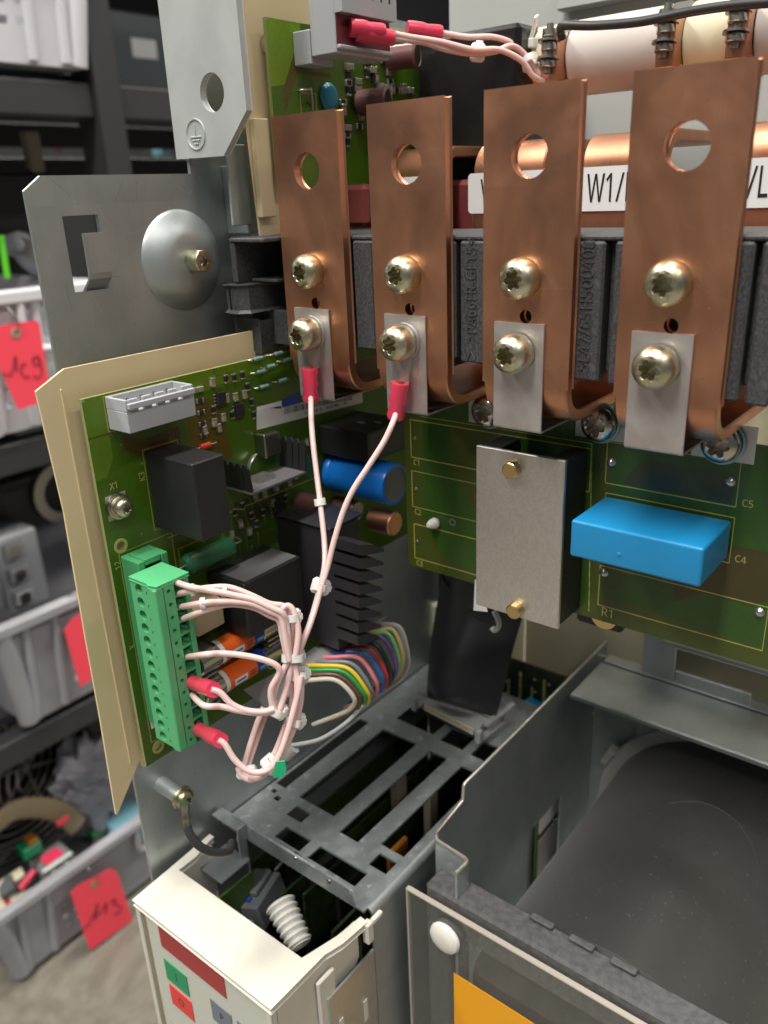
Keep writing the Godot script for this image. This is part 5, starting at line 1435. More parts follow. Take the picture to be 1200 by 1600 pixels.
func terminal_plug() -> void:
	var t := thing("terminal_plug", "green thirteen-way screw terminal plug at the edge of the control board", "terminal plug", Vector3(0.008, 0.811, 0.08))
	var x0 := 0.0008; var x1 := 0.0158; var z0 := 0.0735; var z1 := 0.0880
	var ytop := 0.8793; var n := 13; var p := 0.0051
	var y0 := ytop - 0.0012 - n * p
	var m: Material = mats.green_terminal
	# top view outline: screw face at +z, a ridge at the corner, wire face at +x
	part(t, "end_plate", sheet([Vector2(x0, z0), Vector2(x1, z0), Vector2(x1, z1 - 0.0008), Vector2(x1 - 0.0030, z1), Vector2(x1 - 0.0040, z1), Vector2(x1 - 0.0044, z1 - 0.0006), Vector2(x0, z1 - 0.0006)], [], 0.0012, 0.0002, 0.004, Transform3D(Basis(Vector3.RIGHT, Vector3.BACK, Vector3.DOWN), Vector3(0, ytop, 0))), m)
	part(t, "core", box(Vector3(x0, y0, z0 + 0.0005), Vector3(0.0060, ytop - 0.0013, 0.0810), 0.0002), m)
	# ridge and the strip with test holes
	part(t, "corner_ridge", box(Vector3(x1 - 0.0040, y0, z1 - 0.0035), Vector3(x1, ytop - 0.0013, z1), 0.0004), m)
	# screw face with round openings
	var holes := []
	for k in n:
		var cy := ytop - 0.0012 - p * (k + 0.5)
		holes.append(ellipse(Vector2(x0 + 0.0046, cy), 0.0023, 0.0021))
		holes.append(rect(x0 + 0.0084, x0 + 0.0092, cy - 0.0011, cy + 0.0004))
	part(t, "screw_face", sheet(rect(x0, x1 - 0.0046, y0, ytop - 0.0013), holes, 0.0022, 0.0002, 0.0020, on_front(z1 - 0.0030)), m)
	# wire face: small test holes in front, deep wire openings behind, partitions between
	var th := []
	for k in n: th.append(circle(Vector2(-(z1 - 0.0056), ytop - 0.0012 - p * (k + 0.5)), 0.00085, 16))
	part(t, "test_face", sheet(rect(-(z1 - 0.0037), -(z1 - 0.0078), y0, ytop - 0.0013), th, 0.0030, 0.0001, 0.0020, on_side(x1 - 0.0032)), m)
	part(t, "rear_post", box(Vector3(x1 - 0.0070, y0, z0), Vector3(x1 - 0.0004, ytop - 0.0013, z0 + 0.0022), 0.0002), m)
	for k in n + 1:
		var yy := ytop - 0.0013 - p * k
		part(t, "partition", sheet([Vector2(0.0062, z0 + 0.0024), Vector2(x1 - 0.0006, z0 + 0.0024), Vector2(x1 - 0.0004, z1 - 0.0080), Vector2(0.0062, z1 - 0.0080)], [], 0.0009, 0.0001, 0.005, Transform3D(Basis(Vector3.RIGHT, Vector3.BACK, Vector3.DOWN), Vector3(0, yy, 0))), m)
	for k in n:
		var cy := ytop - 0.0012 - p * (k + 0.5)
		part(t, "clamp_screw", screw_head(0.0017, 0.0010, 0.0007), mats.bolt_steel, moved(Vector3(x0 + 0.0048, cy, 0.0812), facing(Vector3.BACK)))
		part(t, "wedge", sheet([Vector2(0.0062, z0 + 0.0026), Vector2(0.0150, z0 + 0.0030), Vector2(0.0062, z1 - 0.0082)], [], 0.0012, 0.0001, 0.005, Transform3D(Basis(Vector3.RIGHT, Vector3.BACK, Vector3.DOWN), Vector3(0, cy - 0.0010, 0))), m)
func ellipse(c: Vector2, a: float, b: float) -> PackedVector2Array:
	var o := PackedVector2Array()
	for i in 24: o.append(c + Vector2(cos(TAU * i / 24) * a, sin(TAU * i / 24) * b))
	return o

func upper_board() -> void:
	var X := -0.010
	var s := thing("upper_sheet", "cream plastic sheet behind the upper circuit board", "plastic sheet", Vector3(-0.0150, 0.97, -0.03))
	part(s, "sheet", sheet([Vector2(0.0030, 1.0290), Vector2(0.0042, 1.0310), Vector2(0.0030, 1.12), Vector2(0.0440, 1.12), Vector2(0.0440, 1.0600), Vector2(0.0780, 1.0600), Vector2(0.0780, 1.0665), Vector2(0.1080, 1.0665), Vector2(0.1140, 1.0600), Vector2(0.160, 1.0600), Vector2(0.160, 0.985), Vector2(0.0050, 0.985)], [], 0.0010, 0.0001, 0.01, on_side(-0.0165)), mats.cream_sheet)
	part(s, "raised_edge", box(Vector3(-0.0154, 0.9925, -0.0115), Vector3(-0.0125, 1.0275, -0.0040), 0.0004), mats.cream_sheet)
	var t := thing("upper_board", "bright green circuit board with blue capacitor behind the copper busbars", "circuit board", Vector3(X, 1.0, -0.07))
	var Z0 := -0.0117; var Z1 := -0.135; var Y0 := 1.0035; var Y1 := 1.0605
	var w := 768; var h := 356
	var to := func(z: float, y: float) -> Vector2: return Vector2((Z0 - z) / (Z0 - Z1) * w, (Y1 - y) / (Y1 - Y0) * h)
	var bm := board_image(w, h, lin(0.065, 0.150, 0.008), lin(0.17, 0.30, 0.012), lin(0.30, 0.33, 0.14), 9, func(img: Image, pour: Color):
		fill_poly(img, [to.call(-0.0117, 1.0605), to.call(-0.03, 1.0605), to.call(-0.024, 1.040), to.call(-0.0117, 1.038)], pour)
		fill_poly(img, [to.call(-0.033, 1.050), to.call(-0.052, 1.050), to.call(-0.056, 1.035), to.call(-0.036, 1.036)], lin(0.10, 0.19, 0.03))
		for k in 3:
			line(img, to.call(-0.018, 1.030 + k * 0.003), to.call(-0.026, 1.044 + k * 0.003), 9, lin(0.10, 0.085, 0.012))
			line(img, to.call(-0.026, 1.044 + k * 0.003), to.call(-0.045, 1.044 + k * 0.003), 9, lin(0.10, 0.085, 0.012))
		frame(img, to.call(-0.027, 1.037), to.call(-0.036, 1.022), 2.5, lin(0.35, 0.33, 0.1)))
	part(t, "board", sheet(rect(-Z0, -Z1, Y0, Y1), [], 0.0016, 0.0, 0.006, on_side(X - 0.0016)), bm)
	fasten(t, "screw", at_x(417, 72, -0.0150), Vector3.RIGHT, 0.0034, 0.0036, 0.0015, mats.nickel)
	# grey connector with red sleeves
	var cn := part(t, "grey_connector", boxes([[Vector3(X, 1.0455, -0.0380), Vector3(X + 0.0085, 1.0570, -0.0250)], [Vector3(X + 0.0086, 1.0478, -0.0570), Vector3(X + 0.0210, 1.0760, -0.0255)], [Vector3(X + 0.0211, 1.0490, -0.0570), Vector3(X + 0.0230, 1.0505, -0.0255)]], 0.0004), mats.grey_connector)
	var sockets := []
	for k in 6: sockets.append(rect(0.0272 + k * 0.0050, 0.0287 + k * 0.0050, 1.0655, 1.0676))
	part(cn, "socket_face", sheet(rect(0.0255, 0.0570, 1.0605, 1.0760), sockets, 0.0039, 0.0002, 0.003, on_side(X + 0.0211)), mats.grey_connector)
	part(cn, "socket_row", box(Vector3(X + 0.0212, 1.0507, -0.0568), Vector3(X + 0.0216, 1.0603, -0.0257)), mats.socket_red)
	for e in [[618, 90, 672, 96, 0.0048], [572, 160, 625, 160, 0.0050]]:
		var a := at_x(e[0], e[1], X + 0.0050)
		var bq := part(t, "brown_capacitor", lathe([Vector2(0, 0), Vector2(e[4] * 0.85, 0), Vector2(e[4], 0.0008), Vector2(e[4], 0.0130), Vector2(e[4] * 0.85, 0.0138)], 32, moved(a - Vector3(0.004, 0, 0), facing(Vector3(1, 0, -0.25)))), mats.brown_sleeve)
		part(bq, "can_end", lathe([Vector2(e[4] * 0.86, 0.0137), Vector2(e[4] * 0.8, 0.0134), Vector2(0, 0.0134)], 24, moved(a - Vector3(0.004, 0, 0), facing(Vector3(1, 0, -0.25)))), mats.bolt_steel)
	var q := at_x(515, 152, X + 0.0020)
	part(t, "teal_capacitor", lathe([Vector2(0, 0.0018), Vector2(0.0030, 0.0014), Vector2(0.0043, 0.0), Vector2(0.0030, -0.0014), Vector2(0, -0.0018)], 28, moved(q, facing(Vector3(1, 0.1, 0.25)).scaled(Vector3(1, 1.25, 1)))), mats.teal)
	part(t, "wire_jumper", tube([at_x(469, 142, X), at_x(470, 141, X + 0.004), at_x(484, 140, X + 0.004), at_x(486, 141, X + 0.0038), at_x(489, 172, X)], 0.0005, 6, 2), mats.solder)
	var rng := RandomNumberGenerator.new()
	rng.seed = 3
	var spots := [[543, 118], [556, 128], [543, 130], [556, 140], [543, 142], [556, 152], [543, 105], [534, 160], [534, 172], [540, 200], [541, 212], [542, 222], [560, 198], [562, 180], [572, 115], [580, 110], [598, 95], [604, 110], [590, 135], [600, 138], [610, 140], [618, 141], [628, 140], [638, 142], [595, 150], [608, 128], [570, 100], [585, 122], [576, 95]]
	for a in spots:
		part(t, ["chip_resistor", "chip_capacitor"][rng.randi() % 2], chip_mesh(["resistor", "capacitor"][rng.randi() % 2]), null, on_board(at_x(a[0], a[1], X + 0.00005), PI / 2 if rng.randf() < 0.6 else 0.0, 1.8))
	part(t, "chip", chip_mesh("soic"), null, on_board(at_x(583, 118, X + 0.00005), PI / 2))
	# dark blocks in front of and below the board
	var b := thing("black_capacitor", "large black block capacitor behind the copper busbars", "capacitor", Vector3(0.03, 1.0, -0.11))
	part(b, "block", box(Vector3(-0.0040, 0.985, -0.140), Vector3(0.0470, 1.0605, -0.0950), 0.002), mats.black_gloss)
	part(b, "foot", box(Vector3(-0.0090, 0.990, -0.135), Vector3(-0.0042, 1.040, -0.100), 0.001), mats.black_gloss)
	b = thing("maroon_capacitor", "maroon box capacitor behind the first two copper busbars", "capacitor", Vector3(0.0, 0.985, -0.075))
	part(b, "block", boxes([[Vector3(-0.0080, 0.960, -0.090), Vector3(0.0460, 1.0033, -0.0700)], [Vector3(-0.0085, 0.9865, -0.0690), Vector3(0.0040, 1.0033, -0.0465)]], 0.002), mats.maroon)
	part(b, "lead_seal", lathe([Vector2(0.002, 0), Vector2(0.0016, 0.004), Vector2(0, 0.0045)], 14, moved(Vector3(0.0400, 1.0034, -0.080))), mats.cream_wall)

func capacitor_board() -> void:
	var zp := -0.030
	var t := thing("capacitor_board", "dark green capacitor board with printed outlines under the busbars", "circuit board", Vector3(0.11, 0.846, zp))
	var x0 := 0.0333; var x1 := 0.2400; var y0 := 0.8463; var y1 := 0.9225
	var w := 1400; var h := 516
	var to := func(x: float, y: float) -> Vector2: return Vector2((x - x0) / (x1 - x0) * w, (y1 - y) / (y1 - y0) * h)
	var gold := lin(0.40, 0.37, 0.10)
	var ol := lin(0.058, 0.080, 0.014)
	var bm := board_image(w, h, lin(0.034, 0.090, 0.014), ol, lin(0.05, 0.12, 0.02), 15, func(img: Image, pour: Color):
		fill_poly(img, [to.call(x0, y1), to.call(0.0425, y1), to.call(0.0425, 0.8700), to.call(0.0500, 0.8560), to.call(0.070, 0.8500), to.call(0.120, 0.8500), to.call(0.120, y0), to.call(x0, y0)], pour)
		fill_poly(img, [to.call(0.056, 0.9130), to.call(0.080, 0.9225), to.call(0.080, 0.870), to.call(0.066, 0.880), to.call(0.058, 0.892)], pour)
		fill_poly(img, [to.call(0.118, 0.9225), to.call(0.124, 0.9225), to.call(0.124, y0), to.call(0.118, y0)], pour)
		fill_poly(img, [to.call(0.150, 0.862), to.call(0.160, 0.868), to.call(0.175, 0.868), to.call(0.185, 0.875), to.call(0.24, 0.875), to.call(0.24, 0.888), to.call(0.150, 0.888)], lin(0.055, 0.05, 0.014))
		fill_poly(img, [to.call(0.12, 0.858), to.call(0.185, 0.853), to.call(0.24, 0.855), to.call(0.24, y0), to.call(0.12, y0)], pour)
		fill_poly(img, [to.call(0.135, 0.912), to.call(0.165, 0.912), to.call(0.165, 0.902), to.call(0.128, 0.902)], lin(0.05, 0.055, 0.02))
		frame(img, to.call(0.0365, 0.9127), to.call(0.1162, 0.8966), 2.6, gold)
		frame(img, to.call(0.0365, 0.8906), to.call(0.1100, 0.8745), 2.6, gold)
		frame(img, to.call(0.0369, 0.8666), to.call(0.1100, 0.8505), 2.6, gold)
		line(img, to.call(0.0420, 0.9147), to.call(0.1162, 0.9147), 2.6, gold)
		line(img, to.call(0.1162, 0.9147), to.call(0.1187, 0.8488), 2.6, gold)
		frame(img, to.call(0.1220, 0.9163), to.call(0.1665, 0.9012), 2.6, gold)
		frame(img, to.call(0.1225, 0.8975), to.call(0.1666, 0.8814), 2.6, gold)
		frame(img, to.call(0.1221, 0.8690), to.call(0.1805, 0.8527), 2.6, gold)
		frame(img, to.call(0.1850, 0.9163), to.call(0.2300, 0.8800), 2.6, gold))
	part(t, "board", sheet(rect(x0, x1, y0, y1), [], 0.0016, 0.0, 0.01, on_front(zp - 0.0016)), bm)
	for e in [["C1", 0.0393, 0.8945], ["C2", 0.0393, 0.8724], ["C3", 0.0395, 0.8484], ["C5", 0.1700, 0.9030], ["C4", 0.1700, 0.8835], ["1", 0.1000, 0.9180]]:
		part(t, "board_print", lettering(e[0], 0.0020, 0.00005), mats.silk, moved(Vector3(e[1], e[2], zp + 0.00004)))
	part(t, "board_print", lettering("R1", 0.0034, 0.00005), mats.silk, moved(Vector3(0.1262, 0.8503, zp + 0.00004)))
	for p in [[648, 685], [650, 764], [652, 846], [955, 723], [1140, 753], [943, 895], [1186, 957]]:
		var q := at_z(p[0], p[1], zp)
		part(t, "solder_joint", lathe([Vector2(0.0018, 0), Vector2(0.0014, 0.0006), Vector2(0.0007, 0.0012), Vector2(0, 0.0013)] if p[0] > 900 else [Vector2(0.0009, 0), Vector2(0.0007, 0.0005), Vector2(0, 0.0007)], 18, moved(q, facing(Vector3.BACK))), mats.solder)
	var k := at_z(683, 816, zp)
	part(t, "white_peg", lathe([Vector2(0.0018, 0.0), Vector2(0.0024, 0.0012), Vector2(0.0020, 0.0034), Vector2(0.0010, 0.0052), Vector2(0, 0.0054)], 14, moved(k, facing(Vector3(-0.25, 0, 1)))), mats.nylon)
	k = at_z(707, 816, zp)
	part(t, "pad_ring", lathe([Vector2(0.0009, 0), Vector2(0.0009, 0.0002), Vector2(0.0017, 0.0002), Vector2(0.0017, 0)], 20, moved(k, facing(Vector3.BACK))), mats.solder)
	# bolts with tinned pads under the busbars
	for p in [[940, 660], [1130, 690], [766, 640], [1330, 720]]:
		var q := at_z(p[0], p[1], zp)
		part(t, "tinned_pad", box(q + Vector3(-0.0095, -0.0060, 0.00003), q + Vector3(0.0100, 0.0060, 0.0003), 0.00005), mats.tinned)
		var bt := fasten(t, "bolt", q + Vector3(0, 0, 0.0004), Vector3.BACK, 0.0062, 0.0055, 0.0031, mats.nickel, p[0] * 0.1)
		part(bt, "washer", lathe([Vector2(0.0064, 0), Vector2(0.0072, 0), Vector2(0.0072, 0.0010), Vector2(0.0064, 0.0010)], 36, moved(q + Vector3(0, 0, 0.0004), facing(Vector3.BACK)), true), mats.blue_steel)
	# aluminium faced module
	var a := thing("power_module", "black module with a matt aluminium plate bolted on its face", "module", Vector3(0.098, 0.848, -0.02))
	part(a, "aluminium_plate", box(Vector3(0.0796, 0.8480, -0.0138), Vector3(0.1150, 0.9130, -0.0120), 0.0003), mats.aluminium)
	part(a, "body", boxes([[Vector3(0.1085, 0.8490, -0.0295), Vector3(0.1149, 0.9125, -0.0139)], [Vector3(0.0800, 0.8490, -0.0295), Vector3(0.0880, 0.9125, -0.0139)], [Vector3(0.0881, 0.8490, -0.0295), Vector3(0.1084, 0.9050, -0.0139)]], 0.0003), mats.black_plastic)
	for p in [[803, 732], [808, 951]]:
		var q := at_z(p[0], p[1], -0.0120)
		var pts := [Vector2(0.0, 0.0034), Vector2(0.0026, 0.0034)]
		for j in 6: pts.append(Vector2(0.0030 if j % 2 == 0 else 0.0027, 0.0031 - j * 0.0006))
		part(a, "threaded_stud", lathe(pts, 24, moved(q, facing(Vector3.BACK)), true), mats.brass)
	part(a, "threaded_stud", lathe([Vector2(0, 0.0018), Vector2(0.0036, 0.0018), Vector2(0.0040, 0.0010), Vector2(0.0040, 0)], 24, moved(Vector3(0.0985, 0.9052, -0.0180))), mats.zinc_yellow)
	part(a, "paper_slip", flat_label([at_z(742, 905, -0.0290), at_z(752, 908, -0.0290), at_z(762, 956, -0.0290), at_z(740, 954, -0.0290)]), mats.white_print)
	part(a, "steel_hook", tube([at_z(772, 955, -0.0260), at_z(778, 968, -0.0260), at_z(779, 978, -0.0260), at_z(773, 985, -0.0260), at_z(768, 980, -0.0260)], 0.0012, 8, 5), mats.grey_clip)
	# blue film capacitor
	var f := thing("film_capacitor", "blue box film capacitor standing on the capacitor board", "capacitor", Vector3(0.144, 0.881, -0.016))
	part(f, "case", rounded_box(Vector3(0.1228, 0.8836, -0.0290), Vector3(0.1662, 0.8968, -0.0020), 0.0011), mats.blue_film)
	part(f, "mould_mark", lathe([Vector2(0.0007, 0), Vector2(0.0005, 0.0003), Vector2(0, 0.0002)], 12, moved(Vector3(0.1400, 0.8885, -0.0020), facing(Vector3.BACK))), mats.blue_film)
	f = thing("bolt_base", "black plastic base with a brass insert at the lower edge of the capacitor board", "base", Vector3(0.125, 0.84, -0.04))
	var c0 := at_z(905, 965, -0.036); var c1 := at_z(975, 990, -0.036)
	part(f, "base", box(Vector3(c0.x, c1.y + 0.001, -0.046), Vector3(c1.x, c0.y + 0.010, -0.0330), 0.001), mats.black_plastic)
	part(f, "brass_insert", lathe([Vector2(0.0022, 0), Vector2(0.0022, 0.0010), Vector2(0.0052, 0.0010), Vector2(0.0052, 0)], 24, moved(at_z(945, 962, -0.0325) , facing(Vector3.BACK))), mats.brass)

func rounded_box(lo: Vector3, hi: Vector3, r: float) -> ArrayMesh:
	# a box with round edges: a sphere's grid stretched onto it
	var st := begin()
	st.set_smooth_group(1)
	var n := 12
	var c := (lo + hi) / 2.0
	var h := (hi - lo) / 2.0
	for k in 3:
		for s in [-1.0, 1.0]:
			var grid := []
			for i in n + 1:
				var row := []
				for j in n + 1:
					var e := func(q: int, full: float) -> float:
						# four steps through each rounded edge, one across the flat
						var m := q if q <= 5 else q - 1
						if q <= 5: return -full + r * (q / 5.0)
						if q >= 7: return full - r * ((12 - q) / 5.0)
						return 0.0
					var u: float = e.call(i, h[(k + 1) % 3]); var v: float = e.call(j, h[(k + 2) % 3])
					var p := Vector3.ZERO
					p[k] = h[k] * s; p[(k + 1) % 3] = u; p[(k + 2) % 3] = v
					var inner := p.clamp(-h + Vector3.ONE * r, h - Vector3.ONE * r)
					row.append(c + inner + (p - inner).normalized() * r)
				grid.append(row)
			for i in n:
				for j in n:
					if s > 0: quad(st, grid[i][j], grid[i][j + 1], grid[i + 1][j + 1], grid[i + 1][j])
					else: quad(st, grid[i][j], grid[i + 1][j], grid[i + 1][j + 1], grid[i][j + 1])
	return finish(st)

func resistor_tube() -> void:
	var t := thing("resistor_tube", "cream and grey ceramic resistor tube with bolted clamps above the busbars", "resistor", Vector3(0.12, 1.034, -0.11))
	var z := -0.118
	var cy := 1.0475; var r := 0.0135
	var seg := func(x0: float, x1: float, rr: float, m: Material, called: String):
		part(t, called, lathe([Vector2(rr * 0.82, 0), Vector2(rr * 0.96, 0.0), Vector2(rr, 0.0008), Vector2(rr, x1 - x0 - 0.0008), Vector2(rr * 0.96, x1 - x0), Vector2(rr * 0.82, x1 - x0)], 56, moved(Vector3(x0, cy, z), facing(Vector3.RIGHT))), m)
	var xa := at_z(838, 80, z).x
	var x1 := at_z(895, 70, z).x; var x2 := at_z(1072, 55, z).x; var x3 := at_z(1180, 45, z).x
	seg.call(xa, x1 - 0.0035, r, mats.cream_wall, "ceramic_end")
	seg.call(x1 + 0.0035, x2 - 0.0035, r * 1.02, mats.tube_grey, "wound_body")
	seg.call(x2 + 0.0035, x3 - 0.0035, r, mats.cream_wall, "ceramic_end")
	seg.call(x3 + 0.0035, x3 + 0.10, r, mats.tube_grey, "wound_body")
	for x in [x1, x2, x3]:
		var cl := part(t, "clamp", lathe([Vector2(r * 0.9, 0), Vector2(r * 1.04, 0), Vector2(r * 1.04, 0.0068), Vector2(r * 0.9, 0.0068)], 48, moved(Vector3(x - 0.0034, cy, z), facing(Vector3.RIGHT)), true), mats.bolt_steel)
		var p := Vector3(x, cy, z + r * 1.04)
		part(cl, "ear", box(p + Vector3(-0.0034, -0.0095, -0.0020), p + Vector3(0.0034, 0.0075, 0.0062), 0.0003), mats.copper)
		var up := moved(p + Vector3(-0.0002, -0.0065, 0.0072), Basis(Vector3.RIGHT, -0.12))
		part(cl, "stud", lathe([Vector2(0, 0), Vector2(0.0015, 0), Vector2(0.0015, 0.0175), Vector2(0, 0.0177)], 16, up), mats.bolt_steel)
		for e in [[0.0020, 0.0023], [0.0080, 0.0026], [0.0128, 0.0026]]:
			part(cl, "nut", lathe([Vector2(0.0, e[0]), Vector2(0.0031, e[0]), Vector2(0.0034, e[0] + 0.0003), Vector2(0.0034, e[0] + e[1]), Vector2(0, e[0] + e[1])], 6, up, true), mats.bolt_steel)
		for e in [0.0048, 0.0110]:
			part(cl, "washer", lathe([Vector2(0, e), Vector2(0.0044, e), Vector2(0.0044, e + 0.0008), Vector2(0, e + 0.0008)], 24, up, true), mats.bolt_steel)
	# black wire soldered to the first stud
	var wv := thing("black_wire", "thick black wire curving over the ceramic resistor tube", "wire", at_z(880, 45, z + 0.03))
	part(wv, "wire", tube([at_z(879, 62, z + 0.0245), at_z(876, 48, z + 0.0260), at_z(882, 40, z + 0.0290), at_z(930, 40, z + 0.0320), at_z(1000, 34, z + 0.0330), at_z(1080, 18, z + 0.0340), at_z(1150, 8, z + 0.0340), at_z(1230, 2, z + 0.0350)], 0.0016, 14, 8), mats.black_cable)
	# white strap at the tube's end
	var sp := thing("white_strap", "white ribbed cable tie end standing by the ceramic tube", "cable tie", at_z(832, 60, z + 0.01))
	part(sp, "strap", tube([at_z(828, 65, z + 0.014), at_z(834, 45, z + 0.014), at_z(838, 25, z + 0.016)], 0.0016, 8, 4, 0.35), mats.nylon)
	part(sp, "head", box(at_z(829, 68, z + 0.014) - Vector3(0.0022, 0.0018, 0.0018), at_z(829, 68, z + 0.014) + Vector3(0.0022, 0.0018, 0.0018), 0.0004), mats.nylon)

# ---------------------------------------------------------------- cables and wires
func cables() -> void:
	# wide black flat cable and its connector
	var t := thing("flat_cable", "wide black flat cable plugged in behind the slotted box top", "cable", Vector3(0.015, 0.725, -0.10))
	var rows := []
	var bottom := [at_y(668, 1090, 0.729), at_y(775, 1122, 0.729)]
	var low := [at_y(668, 1060, 0.742), at_y(785, 1085, 0.742)]
	var mid := [at_y(675, 990, 0.770), at_y(803, 1010, 0.770)]
	var high := [at_y(690, 898, 0.808), at_y(822, 940, 0.808)]
	var top := [at_y(705, 800, 0.845), at_y(840, 820, 0.845)]
	var st := begin()
	st.set_smooth_group(1)
	var keys := [bottom, low, mid, high, top]
	var pts := []
	for i in 25:
		var row := []
		var f := i / 24.0 * 4.0
		var k := int(min(f, 3.0))
		for j in 13:
			var v := j / 12.0
			var e := []
			for q in [max(k - 1, 0), k, k + 1, min(k + 2, 4)]: e.append((keys[q][0] as Vector3).lerp(keys[q][1], v))
			var p: Vector3 = (e[1] as Vector3).cubic_interpolate(e[2], e[0], e[3], f - k)
			p.z += 0.018 * sin(PI * v) * smoothstep(0.0, 1.2, f)   # the cable is rolled round its length
			row.append(p)
		pts.append(row)
	for i in 24:
		for j in 12: quad(st, pts[i][j], pts[i + 1][j], pts[i + 1][j + 1], pts[i][j + 1])
	part(t, "cable", finish(st), mats.black_cable)
	part(t, "cable_edge", tube([at_y(690, 898, 0.815), at_y(712, 935, 0.806), at_y(745, 965, 0.801), at_y(775, 975, 0.798)], 0.0009, 10, 6), mats.black_cable)
	var c0 := at_y(655, 1095, 0.727); var c1 := at_y(745, 1140, 0.727)
	var ex := (c1 - c0).normalized()
	var ez := ex.cross(Vector3.UP)
	var xf := Transform3D(Basis(ex, Vector3.UP, -ez if ez.z < 0 else ez), c0)
	xf.basis.z = xf.basis.x.cross(xf.basis.y)
	var l := c0.distance_to(c1)
	var cn := part(t, "connector", box(Vector3(0.002, -0.006, -0.012), Vector3(l, 0.0, -0.001), 0.0004), mats.grey_clip, xf)
	part(cn, "cream_strip", boxes([[Vector3(0.004, -0.0045, -0.0005), Vector3(l - 0.002, -0.0028, 0.0006)], [Vector3(0.004, -0.0020, -0.0005), Vector3(l - 0.002, -0.0004, 0.0006)]], 0.0002), mats.cream_wall, xf)
	for s in [-0.004, l + 0.001]:
		part(cn, "latch", boxes([[Vector3(s, -0.006, -0.030), Vector3(s + 0.0035, 0.003, -0.020)], [Vector3(s, -0.006, -0.0198), Vector3(s + 0.0035, -0.0035, -0.0002)], [Vector3(s, 0.0005, -0.0198), Vector3(s + 0.0035, 0.003, -0.0040)], [Vector3(s, -0.0060, 0.0), Vector3(s + 0.0035, 0.002, 0.0035)]], 0.0004), mats.grey_clip, xf)
	# rainbow ribbon cable
	t = thing("ribbon_cable", "rainbow ribbon cable fanned out into a loop beside the black fins", "ribbon cable", at_depth(560, 1060, 0.35))
	var cols := [lin(0.55, 0.52, 0.44), lin(0.10, 0.045, 0.03), lin(0.02, 0.26, 0.05), lin(0.62, 0.45, 0.03), lin(0.16, 0.18, 0.20), lin(0.62, 0.18, 0.24), lin(0.02, 0.11, 0.33), lin(0.40, 0.03, 0.04), lin(0.02, 0.02, 0.022), lin(0.14, 0.07, 0.26), lin(0.20, 0.46, 0.20), lin(0.55, 0.44, 0.16), lin(0.22, 0.23, 0.24), lin(0.40, 0.38, 0.36)]
	var names := ["white_wire", "brown_wire", "green_wire", "yellow_wire", "grey_wire", "pink_wire", "blue_wire", "red_wire", "black_wire", "violet_wire", "pale_green_wire", "ochre_wire", "slate_wire", "pale_wire"]
	var S := [[481, 1063], [484, 1055], [492, 1047], [501, 1040], [511, 1034], [521, 1027], [530, 1020], [540, 1014], [552, 1006], [564, 997], [577, 992], [587, 987], [597, 980], [604, 975]]
	var A := [[553, 1090], [560, 1086], [567, 1083], [573, 1080], [578, 1074], [586, 1062], [595, 1055], [602, 1050], [609, 1046], [618, 1034], [623, 1027], [629, 1022], [634, 1024], [639, 1032]]
	var E2 := [[531, 1116], [548, 1113], [557, 1107], [566, 1103], [573, 1097], [580, 1090], [588, 1083], [594, 1077], [598, 1073], [602, 1070], [606, 1066], [610, 1064], [614, 1062], [612, 1072]]
	for k in 14:
		var s := Vector2(S[k][0], S[k][1]); var a := Vector2(A[k][0], A[k][1]); var e := Vector2(E2[k][0], E2[k][1])
		var m1 := s.lerp(a, 0.55) + Vector2(4, -15 - k * 0.6)
		var m2 := a.lerp(e, 0.5) + Vector2(6, 4)
		var d := 0.338 + k * 0.0035
		part(t, names[k], tube([at_depth(s.x - 26, s.y + 1, d + 0.004), at_depth(s.x, s.y, d), at_depth(m1.x, m1.y, d - 0.002), at_depth(a.x, a.y, d - 0.001), at_depth(m2.x, m2.y, d + 0.004), at_depth(e.x, e.y, d + 0.010), at_depth(e.x - 42, e.y + 16, d + 0.018)], 0.00098 if k != 8 else 0.0013, 10, 8), mat(names[k] + "_skin", cols[k], 0.35))
	part(t, "flat_part", flat_label([at_depth(440, 1046, 0.346), at_depth(520, 992, 0.372), at_depth(606, 962, 0.386), at_depth(482, 1066, 0.344)]), mats.ribbon_grey)
	part(t, "flat_part", flat_label([at_depth(482, 1066, 0.344), at_depth(440, 1046, 0.346), at_depth(380, 1078, 0.345), at_depth(420, 1110, 0.342)]), mats.ribbon_grey)
	# thin grey cable running under the harness
	t = thing("grey_lead", "thin grey lead with a white plug under the pink harness", "cable", at_depth(500, 1140, 0.34))
	part(t, "lead", tube([at_depth(455, 1165, 0.325), at_depth(500, 1155, 0.33), at_depth(540, 1130, 0.34), at_depth(570, 1100, 0.35)], 0.0009, 8, 6), mats.grey_clip)
	part(t, "plug", lathe([Vector2(0, 0), Vector2(0.0024, 0), Vector2(0.0024, 0.006), Vector2(0, 0.006)], 14, moved(at_depth(460, 1168, 0.325), facing(Vector3(-0.4, -0.5, 0.3)))), mats.grey_clip)
	# earth wire from the round standoff
	t = thing("earth_wire", "short black earth wire with a ring terminal on the round standoff", "wire", Vector3(-0.018, 0.75, 0.0668))
	var w0 := at_depth(291, 1268, 0.283)
	part(t, "crimp", tube([at_depth(288, 1255, 0.2815), at_depth(290, 1275, 0.2825), at_depth(292, 1292, 0.283)], [0.0017, 0.0017, 0.0016, 0.0013, 0.0016, 0.0016, 0.0013, 0.0015, 0.0015], 10, 4), mats.bolt_steel)
	part(t, "wire", tube([at_depth(292, 1290, 0.283), at_depth(298, 1305, 0.283), at_depth(312, 1322, 0.284), at_depth(335, 1332, 0.288), at_depth(357, 1330, 0.294), at_depth(362, 1316, 0.300)], 0.0015, 12, 8), mats.black_cable)

